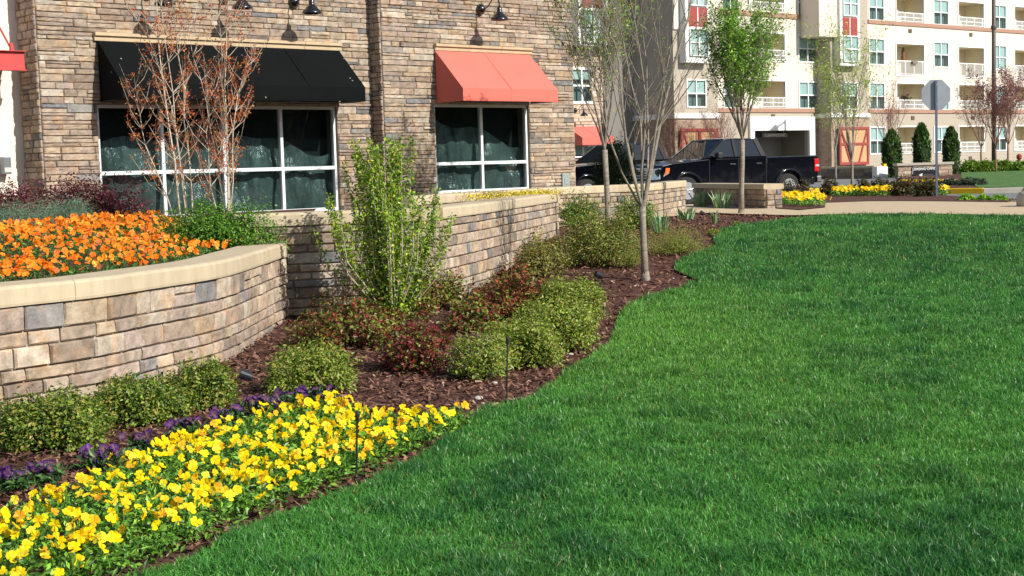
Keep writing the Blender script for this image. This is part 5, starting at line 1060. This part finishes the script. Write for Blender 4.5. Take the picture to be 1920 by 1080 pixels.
    m_ = MB(); m_.box(L_ - .02, L_ + .16, .06, Wd - .06, .50, .70); m_.build('rear_bumper', chrome, e, bevel=.03)
    m_ = MB(); m_.box(.4, L_ - .2, .25, Wd - .25, .28, .50); m_.build('chassis', rubber, e)
    return e
AT = math.radians(27)
fw = at(1297, 382, 42.6); ex = Vector((math.cos(AT), math.sin(AT), 0)); ey = Vector((-math.sin(AT), math.cos(AT), 0))
tz = float(gz(fw.x, fw.y)) - .04
p1 = Vector((fw.x, fw.y, tz)) - ex * 1.12 - ey * .02
tr1 = pickup('black crew cab pickup parked beyond the low stone wall, seen from its left side', p1, AT, paint)
p2 = p1 + ey * 4.3 + ex * -.9
tr2 = pickup('older dark pickup with chrome bumper, mostly hidden behind the dark evergreen', p2, AT, paint2, old=True, cab_end=4.1)
# third car: dark wagon with roof rails
def wagon(label, loc, rz):
    e = empty('parked_car', loc, rz, label, 'car'); Wd = 1.8; pts = [(0, .45), (.0, .7), (.12, .82), (1.15, .98), (1.9, 1.42), (2.3, 1.5), (3.9, 1.5), (4.5, 1.05), (4.6, .8), (4.6, .4)]
    m_ = MB(); section(m_, [[(x + (.06 if x < .3 else 0), y + (i_ if z > 1.0 else 0), z) for x, z in pts] for y, i_ in ((0.02, .16), (.12, .12), (Wd - .12, -.12), (Wd - .02, -.16))]); m_.build('body', paint2, e, bevel=.03)
    m_ = MB(); m_.quad((1.25, .06, 1.02), (4.2, .06, 1.05), (3.85, .15, 1.42), (1.98, .15, 1.40)); m_.build('side_window', carglass, e, fix=False)
    m_ = MB(); m_.quad((1.16, .2, .99), (1.16, Wd - .2, .99), (1.86, Wd - .24, 1.41), (1.86, .24, 1.41)); m_.build('windshield', carglass, e, fix=False)
    for y in (.22, Wd - .22): m_ = MB(); m_.tube([(2.1, y, 1.49), (2.25, y, 1.56), (3.8, y, 1.56), (3.95, y, 1.48)], .025, 8); m_.build('roof_rail', chrome, e, smooth=True)
    for x in (.85, 3.7): wheel(e, x, .12, .33, .2); wheel(e, x, Wd - .12, .33, .2, side=1)
    for y in (.08, Wd - .4): m_ = MB(); m_.box(-.01, .1, y, y + .32, .62, .76); m_.build('headlight', lensm, e, bevel=.02)
    return e
p3 = p2 + ey * 3.6 + ex * .9
wagon('dark wagon with silver roof rails, barely seen past the stone shop corner', p3, AT)
# ================================================================ middle distance planting, sign, posts
def FBsh(name, label, cat, u0, u1, vt, vb, D, n, leaf, pal, zb=None, **k):
    c = at((u0 + u1) / 2, vb, D); s = D / FPX; c.z = float(gz(c.x, c.y)) - .03 if zb is None else zb; top_ = at((u0 + u1) / 2, vt, D).z
    return bush(name, label, cat, c, (u1 - u0) / 2 * s, k.pop('ry', (u1 - u0) / 2 * s * .9), top_ - c.z, n, leaf, pal, **k)
FBsh('evergreen_shrub', 'dark upright evergreen behind the far wall, between the two slim trees', 'shrub', 1116, 1196, 262, 352, 31.5, 6500, .05, GD, seed=81, box=.3, lump=.2, stems=10, zb=.9, inner=.2)
# mulch island between walkway and road
isl = [G(u, v) for u, v in [(1440, 384), (1500, 383.5), (1640, 378.5), (1750, 379), (1890, 381), (1895, 379.5), (1800, 370), (1740, 366), (1600, 361), (1500, 358), (1440, 360)]]
polysheet('mulch_island', np.array([[p.x, p.y] for p in isl]), mulchm, lambda x, y: gz(x, y) + .03, 1.0)
tip = [G(u, v) for u, v in [(1456, 393), (1500, 396), (1548, 391), (1546, 387), (1500, 383), (1456, 384)]]
polysheet('mulch_tip', np.array([[p.x, p.y] for p in tip]), mulchm, lambda x, y: gz(x, y) + .035, .5)
def ybed(name, label, poly_px, nb, size, seed, hf=.2):
    P = [G(u, v) for u, v in poly_px]; P = np.array([[p.x, p.y] for p in P]); return pansies(name, label, fill(P, 2500, seed), nb, size, YL, [.34, .32, .14, .12, .08], S(200, 110, 10), hf, lambda x, y: gz(x, y) + .03, nb * 9, GYL, seed + 1)
ybed('yellow_pansies', 'small bed of yellow pansies at the right end of the low stone wall', [(1464, 386), (1500, 391), (1546, 391), (1540, 383), (1500, 379), (1464, 379)], 260, .09, 91)
ybed('yellow_pansies', 'strip of yellow pansies between the dark roses left of the stop sign post', [(1560, 370), (1660, 369), (1680, 366), (1640, 364), (1560, 366)], 260, .12, 92)
ybed('yellow_pansies', 'yellow pansy patch under the roses beside the stop sign post', [(1670, 367), (1780, 368), (1770, 364), (1670, 364)], 170, .12, 93)
ybed('yellow_pansies', 'far row of yellow pansies right in front of the leasing office sign', [(1680, 344), (1795, 343.5), (1795, 341), (1680, 341.5)], 330, .12, 94, .04)
c = G(1466, 384); rr_ = np.random.default_rng(3); P = rr_.normal(size=(300, 2)) * [.12, .1]
o = pansies('purple_pansy', None, P, 22, .09, [S(78, 24, 120), S(60, 16, 96)], [.5, .5], S(220, 170, 30), .18, lambda x, y: 0 * x, 300, GYL, 95, kind=None); o.location = c; tag(o, 'purple pansy clump touching the end of the low stone wall', 'pansy')
DR = [S(74, 52, 40), S(96, 58, 44), S(58, 72, 34), S(80, 94, 44), S(48, 56, 30)]
for i, (u0, u1, vt, vb, lab) in enumerate([(1460, 1520, 337, 374, 'dark red green rose bush in front of the pickup rear wheel'), (1538, 1572, 338, 367, 'dark rose bush just right of the pickup tail'), (1602, 1632, 340, 368, 'small dark rose bush right of the thin sapling'), (1630, 1672, 334, 366, 'dark rose bush before the far yellow pansy strip'),
                                         (1668, 1716, 333, 369, 'broad dark rose bush left of the stop sign post'), (1714, 1762, 334, 370, 'dark rose bush at the foot of the stop sign post')]):
    FBsh('rose_shrub', lab, 'shrub', u0, u1, vt, vb, G((u0 + u1) / 2, vb).y, 1500, .07, DR, seed=96 + i, box=.1, lump=.35, stems=40, stem_r=.006, asp=.6)
for i, (u0, u1, vt, vb, lab) in enumerate([(1764, 1800, 336, 350, 'dark grey green low shrub right of the stop sign post'), (1798, 1848, 334, 350, 'long dark low shrub behind the yellow kerb')]):
    FBsh('low_shrub', lab, 'shrub', u0, u1, vt, vb, G((u0 + u1) / 2, vb).y, 1500, .1, [S(60, 76, 54), S(78, 90, 64), S(48, 58, 44)], seed=110 + i, box=.4, stems=10)
for i, (u, w_, lab) in enumerate([(1812, 30, 'low green perennial clump, left of three by the walkway'), (1844, 20, 'low green perennial clump, middle of three by the walkway'), (1872, 28, 'low green perennial clump, right of three by the walkway')]):
    FBsh('perennial', lab, 'plant', u - w_ / 2, u + w_ / 2, 366, 377, G(u, 377).y, 500, .07, [S(130, 170, 50), S(104, 146, 40)], seed=120 + i, box=.1, stems=6)
# saplings
c = G(1598, 362); grow_tree('thin honey locust sapling with feathery new leaves, right one', c, 5.3, 1.3, .05, .32, 9, 2600, .12, [S(150, 172, 60), S(130, 156, 50), S(168, 184, 84)], 131, name='sapling', dens=.7, asp=.25, twigs=5, levels=1, group='honey locust saplings', crownbase=.3, clus=8, lean=(-.01, 0))
c = at(1567, 352, 62); c.z = float(gz(c.x, c.y)); grow_tree('thinner honey locust sapling farther back, left one', c, 4.6, 1.8, .045, .3, 7, 1400, .13, [S(150, 172, 60), S(130, 156, 50)], 132, name='sapling', dens=.7, asp=.25, twigs=4, levels=1, group='honey locust saplings', crownbase=.3, clus=9)
# young trees before the block
TR = [S(120, 70, 70), S(100, 54, 60), S(140, 96, 80)]
c = at(1668, 333, 84); c.z = .65; grow_tree('leafless reddish young tree left of the leasing office sign', c, 4.6, 1.4, .06, .55, 9, 500, .09, TR, 133, name='young_tree', dens=.4, levels=2, twigs=5, bark=mat('bark_red', S(150, 112, 96, .8), .8, .2, 10))
c = at(1867, 333, 82); c.z = .65; grow_tree('reddish budding young tree at the lamp pole', c, 5.6, 1.4, .06, .42, 9, 3800, .11, TR, 134, name='young_tree', dens=.9, levels=2, twigs=5, bark=MATS['bark_red'], leafstart=.4)
c = at(1890, 331, 86); c.z = .65; grow_tree('reddish budding young tree at the right edge behind the hedge', c, 5.0, 1.6, .06, .5, 9, 2400, .11, TR, 135, name='young_tree', dens=.9, levels=2, twigs=5, bark=MATS['bark_red'])
c = at(1840, 300, 88); c.z = .65; grow_tree('leafless young tree left of the lamp pole', c, 5.2, 1.5, .06, .6, 8, 200, .09, TR, 136, name='young_tree', dens=.4, levels=2, twigs=5, bark=MATS['bark_red'])
c = at(1352, 330, 86); c.z = .6; grow_tree('bare reddish tree between the barn door and the garage', c, 4.2, .8, .07, .5, 9, 900, .08, TR, 137, name='young_tree', dens=.5, levels=2, twigs=6, bark=MATS['bark_red'])
c = at(1262, 330, 86); c.z = .6; grow_tree('bare reddish tree left of the near barn door', c, 4.4, .8, .07, .5, 9, 900, .08, TR, 138, name='young_tree', dens=.5, levels=2, twigs=6, bark=MATS['bark_red'])
# arborvitae
for i, (u0, u1, vt, lab) in enumerate([(1653, 1692, 247, 'broad dark arborvitae left of the leasing office sign'), (1711, 1746, 235, 'pointed dark arborvitae behind the leasing office sign'), (1767, 1800, 242, 'tall dark arborvitae right of the leasing office sign')]):
    D = 80; c = at((u0 + u1) / 2, 335, D); c.z = .62; s = D / FPX; h = at(0, vt, D).z - .62 if False else at((u0 + u1) / 2, vt, D).z - .62; root = empty('arborvitae', c, 0, lab, 'conifer', 'arborvitae around the leasing office sign'); r = np.random.default_rng(140 + i); n = 5200
    q = r.random(n); q = 1 - (1 - q) ** 1.2; a = r.random(n) * 2 * PI; prof = np.minimum(1, .78 + q * .9) * np.clip((1 - q) * 3.2, 0, 1) ** .55; rad = prof * (u1 - u0) / 2 * s * .86 * (.86 + .12 * np.sin(a * 5 + q * 9) + .1 * r.normal(size=n)); P = np.stack([np.cos(a) * rad, np.sin(a) * rad, q * h * .99], 1)
    leaves('foliage', P, np.stack([np.cos(a), np.sin(a), .3 + 0 * a], 1) + r.normal(size=(n, 3)) * .45, .19, .45, [S(58, 84, 30), S(44, 68, 24), S(76, 104, 38), S(34, 54, 20)], root, seed=150 + i, tipdir=np.array([0, 0, 1.]) + r.normal(size=(n, 3)) * .3)
    m_ = MB(); m_.lathe([(s * 12, 0), (s * 15, h * .2), (s * 14, h * .6), (s * 3, h * .92)], 12); m_.build('inner_foliage', mat('deep_green', S(30, 46, 18), .95, .4, 6), root, smooth=True); m_ = MB(); m_.tube([(0, 0, -.1), (0, 0, h * .5)], [.08, .03], 8); m_.build('trunk', barkm, root)
# hedge at the right
for i, (u0, u1) in enumerate([(1800, 1838), (1832, 1872), (1866, 1900), (1895, 1935), (1930, 1975)]):
    FBsh('hedge_shrub', ['rounded green hedge shrub nearest the arborvitae', 'second rounded green hedge shrub right of the arborvitae', 'green hedge shrub below the reddish trees', 'green hedge shrub at the right edge of the photo', 'green hedge shrub cut by the right edge'][i], 'shrub', u0, u1, 301, 333, 84, 2600, .14, [S(96, 124, 36), S(76, 104, 30), S(120, 148, 50)], zb=.66, seed=160 + i, box=.6, lump=.12, stems=6, inner=.2, group='rounded hedge shrubs before the apartments')
fg = [G(1836, 355.5), G(1930, 354.5), G(2100, 353.5)] + [at(u, 300, D) for u, D in [(2100, 95), (1802, 95), (1802, 66)]]
gm = mat('far_grass', S(72, 108, 48), .95, .45, 2.5, 1, 12, bdist=.08)
polysheet('far_lawn', np.array([[p.x, p.y] for p in fg]), gm, lambda x, y: gz(x, y) + .07, 3)
fg = [at(u, 300, D) for u, D in [(1480, 52), (1640, 56), (1600, 63), (1480, 60)]]; polysheet('far_verge', np.array([[p.x, p.y] for p in fg]), gm, lambda x, y: gz(x, y) + .02, 3)
# leasing office sign
s_ = 80 / FPX; c = at(1731, 336, 77); c.z = float(gz(c.x, c.y)) - .03; a0_ = math.radians(3); ztop = at(1731, 305, 77).z; Hs = ztop - c.z; Ws = 102 * 77 / FPX
sg = empty('office_sign', c, a0_, 'low stone monument sign reading LEASING OFFICE between the arborvitae', 'sign'); m_ = MB()
stones(m_, lambda s, d, z: (s - Ws / 2, -.25 - d, z), 0, Ws, 0, Hs - .14, hs=(.1, .18), ws=(.25, .6), depth=.05, seed=91, k=.8, opens=[(.72, Ws - .72, .0, Hs - .24)], zbreaks=[Hs - .24], fine=2)
stones(m_, lambda s, d, z: (Ws / 2 + d, -.25 + s, z), 0, .5, 0, Hs - .14, hs=(.1, .18), ws=(.2, .3), depth=.05, seed=92, k=.8, fine=2)
m_.build('stone_face', [stonem], sg, col=True, fix=False)
m_ = MB(); m_.box(-Ws / 2, Ws / 2, -.248, .25, 0, Hs - .14); m_.build('core', mortar, sg); m_ = MB(); m_.box(-Ws / 2 - .08, Ws / 2 + .1, -.36, .34, Hs - .139, Hs); m_.build('cap', mat('grey_cap', S(206, 196, 180, .7), .8, .1, 4), sg, bevel=.02)
m_ = MB(); m_.box(-Ws / 2 + .73, Ws / 2 - .73, -.31, -.249, .02, Hs - .25); bd = m_.build('board', mat('sign_black', (.012, .012, .014), .4), sg, bevel=.01)
v, f = text_mesh('LEASING OFFICE', .185, .004, True); m_ = MB(); m_.add([(p[0], p[1] - .318, p[2] + Hs * .58) for p in v], f); m_.build('lettering', whitep, bd, fix=False)
bw_ = Ws / 2 - .78; m_ = MB(); 
for z_ in (Hs - .29, .08): m_.box(-bw_ + .12, bw_ - .12, -.314, -.3105, z_ - .01, z_ + .01)
for x_ in (-bw_, bw_): m_.box(x_ - .01, x_ + .01, -.314, -.3105, .2, Hs - .38); m_.bar((x_, -.312, Hs - .38), (x_ * .93, -.312, Hs - .29), .02, .004)
m_.bar((-.15, -.313, Hs * .18), (.42, -.313, Hs * .18), .06, .004); m_.add([(-.35, -.314, Hs * .18), (-.15, -.314, Hs * .18 + .1), (-.15, -.314, Hs * .18 - .1), (-.35, -.310, Hs * .18), (-.15, -.310, Hs * .18 + .1), (-.15, -.310, Hs * .18 - .1)], [(0, 1, 2), (5, 4, 3), (0, 3, 4, 1), (1, 4, 5, 2), (2, 5, 3, 0)]); m_.build('border', whitep, bd, fix=False)
# stop sign seen from behind
c = G(1756.5, 370); D = c.y; k_ = D / FPX; r_ = empty('stop_sign', c, math.radians(4), 'back of an octagonal grey stop sign on a steel post', 'road sign'); ht = 220 * k_; R_ = 28.5 * k_ / math.cos(PI / 8) / 1.02
galv = mat('galvanised', S(168, 176, 182, .8), .5, .08, 3, metal=.2); m_ = MB(); oc = [(R_ * math.cos(PI / 8 + k * PI / 4) * .93, ht - R_ * .97 + R_ * math.sin(PI / 8 + k * PI / 4)) for k in range(8)]; m_.prism(oc, .03, .036); pl = m_.build('sign_plate', galv, r_)
m_ = MB(); m_.box(-.03, .03, -.02, .029, -.1, ht - R_ * .1); m_.box(-.03, -.012, -.035, -.0201, -.1, ht - R_ * .1); m_.build('post', mat('post_steel', S(118, 130, 150, .8), .45, .1, 6, metal=.5), r_); m_ = MB(); [m_.lathe([(.012, -.045), (.018, -.03)], 8, c=(0, 0, ht - R_ * q), axis='y') for q in (.35, 1.55)]; m_.build('bolt', chrome, r_)
r_.rotation_euler[2] = -.12
# lamp pole
c = at(1864, 333, 86); c.z = .6; r_ = empty('lamp_pole', c, 0, 'tall dark brown street lamp pole before the apartment block', 'lamp pole'); pm_ = mat('pole_brown', S(112, 98, 88, .7), .6, .08, 2); m_ = MB(); m_.tube([(0, 0, 0), (0, 0, 5), (0, 0, 13)], [.15, .13, .10], 12); m_.build('pole', pm_, r_, smooth=True)
m_ = MB(); m_.lathe([(.28, 0), (.28, .5), (.18, .6)], 12); m_.build('base', pm_, r_); m_ = MB(); m_.tube([(0, 0, 12.9), (0, -1.0, 13.1)], .06, 8); m_.box(-.25, .25, -1.7, -1.0, 13.0, 13.2); m_.build('lamp_head', pm_, r_); m_ = MB(); m_.lathe([(.16, 0), (.18, .15), (.13, .25)], 12, c=(0, 0, at(1860, 55, 86).z - .6)); m_.build('collar', pm_, r_)
# kerbs
kerbw = mat('kerb_concrete', S(206, 198, 182, .8), .9, .1, 3); kerby = mat('kerb_yellow', S(244, 196, 24, .9), .7, .06, 3)
def kerb(name, label, pts, m, h=.14, w_=.22):
    P = [G(u, v) for u, v in pts]; P = [Vector((q[0], q[1], 0)) for q in resample(P, 14)]; mb = MB(); vs = []
    for i, p in enumerate(P):
        d = (P[min(i + 1, 13)] - P[max(i - 1, 0)]).normalized(); n_ = Vector((-d.y, d.x, 0)); 
        for (o_, z_) in ((0, -.1), (0, h), (w_, h), (w_, -.1)): q = p + n_ * o_; vs.append((q.x, q.y, float(gz(p.x, p.y)) + z_))
    mb.add(vs, [(i * 4 + k, i * 4 + (k + 1) % 4, (i + 1) * 4 + (k + 1) % 4, (i + 1) * 4 + k) for i in range(13) for k in range(4)] + [(0, 1, 2, 3), (52, 53, 54, 55)]); o = mb.build(name, m, bevel=.02); return tag(o, label, 'kerb', None, None)
kerb('kerb', 'bright yellow painted kerb on the far side of the road', [(1748, 361.5), (1843, 360)], kerby, h=.13, w_=.14)
kerb('kerb', 'pale concrete kerb continuing right of the yellow one', [(1843.5, 360), (1930, 358), (2100, 357)], kerbw, h=.12, w_=.14)
kerb('kerb', 'yellow painted kerb behind the roses beside the pickup tail', [(1515, 364), (1600, 361), (1690, 360)], kerby, h=.2)
isl2 = [G(u, v) for u, v in [(1690, 360), (1740, 360), (1790, 359.3), (1843, 358.5), (1850, 358.4)]]; isl3 = [at(u, 300, 80) for u in (1690, 1740, 1790, 1843, 1850)]
loft('far_bed', resample(isl2, 12), resample(isl3, 12), 10, mulchm, .06)
# ramp wall by the garage
w0, w1_ = at(1540, 335, 82), at(1640, 338, 79); P_ = [w0, w0.lerp(w1_, .5), w1_]; planter('ramp_wall', 'long low dark stone wall beside the garage ramp', resample(P_, 12), .4, 1.18, 1.32, thick=.4, hs=(.13, .2), ws=(.4, .9), seed=171, k=.45, grey=.2)
c = at(1650, 337, 78); e_ = empty('white_pillar', (c.x, c.y, .55), .2, 'white block at the right end of the ramp wall', 'pillar'); m_ = MB(); m_.box(-.32, .32, -.3, .3, 0, .72); m_.build('block', whitep, e_, bevel=.02); m_ = MB(); m_.box(.2, .34, -.1, .1, .72, .86); m_.build('yellow_cap', kerby, e_)
c = at(1911, 295, 84); e_ = empty('hydrant_post', (c.x, c.y, .66), 0, 'small red fitting on a post above the hedge at the right edge', 'hydrant'); m_ = MB(); m_.tube([(0, 0, 0), (0, 0, c.z - .66)], .05, 8); m_.build('post', redp, e_); m_ = MB(); m_.lathe([(.1, c.z - .8), (.16, c.z - .72), (.16, c.z - .55), (.06, c.z - .45)], 10); m_.build('cap', redp, e_)
# rounded boulder-like light post base cut by the right frame edge
c = G(1940, 388); e_ = empty('concrete_base', c, 0, 'pale round concrete base cut by the right edge of the photo', 'concrete base'); m_ = MB(); m_.lathe([(.34, -.1), (.34, .22), (.28, .30), (.05, .33)], 20); m_.build('footing', kerbw, e_, smooth=True)

# tree belt standing beyond the lawn to the right, mirrored in the shop glass and the car paint
r = np.random.default_rng(301); n = 60000; k = r.integers(0, 26, n); cx = 66 + 6 * r.random(26); cy = np.linspace(-95, 48, 26); hh = 9 + 5 * r.random(26)
d = unit(r.normal(size=(n, 3))); q = r.random(n) ** .33; P = np.stack([cx[k] + d[:, 0] * q * 5, cy[k] + d[:, 1] * q * 5, hh[k] * .55 + d[:, 2] * q * hh[k] * .5], 1)
o = leaves('tree_belt', P, r.normal(size=(n, 3)) + [-.5, 0, .5], 1.15, .7, [S(70, 92, 44), S(54, 76, 34), S(92, 110, 56), S(90, 80, 60)], None, seed=302); tag(o, 'belt of woodland trees beyond the lawn, outside the right edge of the photo', 'trees', None, 'stuff')

# things on two balconies
bc = bcols[0]; zz0 = z2(139); e_ = empty('balcony_parasol', FB.W(bc[0] + (bc[1] - bc[0]) * .55, TB + .7, zz0), FB.a, 'closed brown parasol on a third floor balcony right of the second tower', 'parasol')
m_ = MB(); m_.tube([(0, 0, 0), (0, 0, 2.0)], .03, 8); m_.build('pole', mat('dark_pole', (.06, .04, .03), .6), e_); m_ = MB(); m_.lathe([(.05, 2.0), (.12, 1.7), (.16, 1.1), (.05, 1.0)], 10); m_.build('canopy', mat('brown_cloth', S(120, 84, 60), .9, .1, 5), e_)
bush('balcony_plant', 'small round potted plant on a second floor balcony behind the stop sign', 'plant', FB.W(bc[0] + (bc[1] - bc[0]) * .5, TB + .4, bops[1][2] + .5), .3, .3, .6, 260, .14, GD, seed=401, stems=6)
e_ = empty('balcony_box', FB.W(bc[0] + (bc[1] - bc[0]) * .6, TB - .12, zz0 + .78), FB.a, 'grey flower box hung on the third floor balcony rail', 'flower box'); m_ = MB(); m_.box(-.3, .3, -.1, .08, 0, .18); m_.build('box', mat('box_grey', S(120, 110, 104), .8, .1, 4), e_, bevel=.02)
m_ = MB(); m_.box(-.28, .28, -.08, .06, .18, .2); m_.build('soil', mulchm, e_)
# ---------------------------------------------------------------- lawn and small things
grass('lawn_grass', 820000, lawn_poly, 3.6, 33, .055, .0044, 'thick dark green lawn grass with pale glints filling the right of the photo')
stake_m = mat('stake_black', (.012, .012, .013), .5)
for u, v0, v1, lab in [(953, 632, 757, 'thin black irrigation stake in the mulch before the hedge'), (671, 772, 903, 'thin black irrigation stake among the yellow pansies')]:
    c = zplane(u - 3, v1, 0); h = (v1 - v0) * c.y / FPX; r_ = empty('irrigation_stake', c, 0, lab, 'stake'); a = MB(); a.tube([(0, 0, -.03), (.01, 0, h * .5), (.02, 0, h)], .0055, 8); a.build('riser', stake_m, r_)
    a = MB(); a.lathe([(.006, h - .05), (.012, h - .045), (.013, h - .005), (.009, h + .012)], 10, c=(.02, 0, 0)); a.build('spray_head', stake_m, r_); a = MB(); a.lathe([(.014, -.01), (.013, .03), (.007, .04)], 10); a.build('base_fitting', stake_m, r_)
for u, v, lab in [(472, 716, 'black spotlight lying in the mulch by the curved wall'), (1130, 524, 'small black uplight in the mulch left of the grey trunk'), (1322, 406, 'small black uplight between two iris clumps')]:
    c = G(u, v); r_ = empty('landscape_light', c, .6, lab, 'spotlight', 'small landscape spotlights in the mulch'); a = MB(); a.tube([(0, 0, .04), (-.10, .02, .085)], [.036, .045], 14); a.build('housing', mat('light_black', (.02, .022, .028), .3), r_, bevel=.004)
    a = MB(); a.tube([(0, 0, .05), (0, 0, -.02)], .01, 6); a.build('stem', stake_m, r_)
r = np.random.default_rng(12)
pebm = mat('pebble', S(200, 190, 175, .7), .8, .2, 30)
for i, (u, v, rr) in enumerate([(927, 722, .022), (897, 752, .034), (1056, 664, .02), (1070, 668, .024), (1040, 719, .012), (918, 788, .018), (1262, 524, .016), (905, 760, .014)]):
    c = G(u, v); a = MB(); a.lathe([(rr * .5, 0), (rr, rr * .35), (rr * .8, rr * .75), (rr * .3, rr * .95)], 9); o = a.build('pebble', pebm, None, loc=(c.x, c.y, c.z + .008), rz=i, smooth=True); o.scale = (1.3, 1, 1)
    tag(o, ['flat white stone on the mulch left of the hedge stake', 'tan rounded stone on the mulch above the pansy bed tip', 'left of two pale stones below the near hedge', 'right of two pale stones below the near hedge', 'tiny white chip at the lawn edge below the hedge', 'white pebble between pansy bed and lawn', 'tiny pale stone right of the grey tree trunk', 'small grey stone beside the tan rounded stone'][i], 'stone', 'loose stones on the mulch')
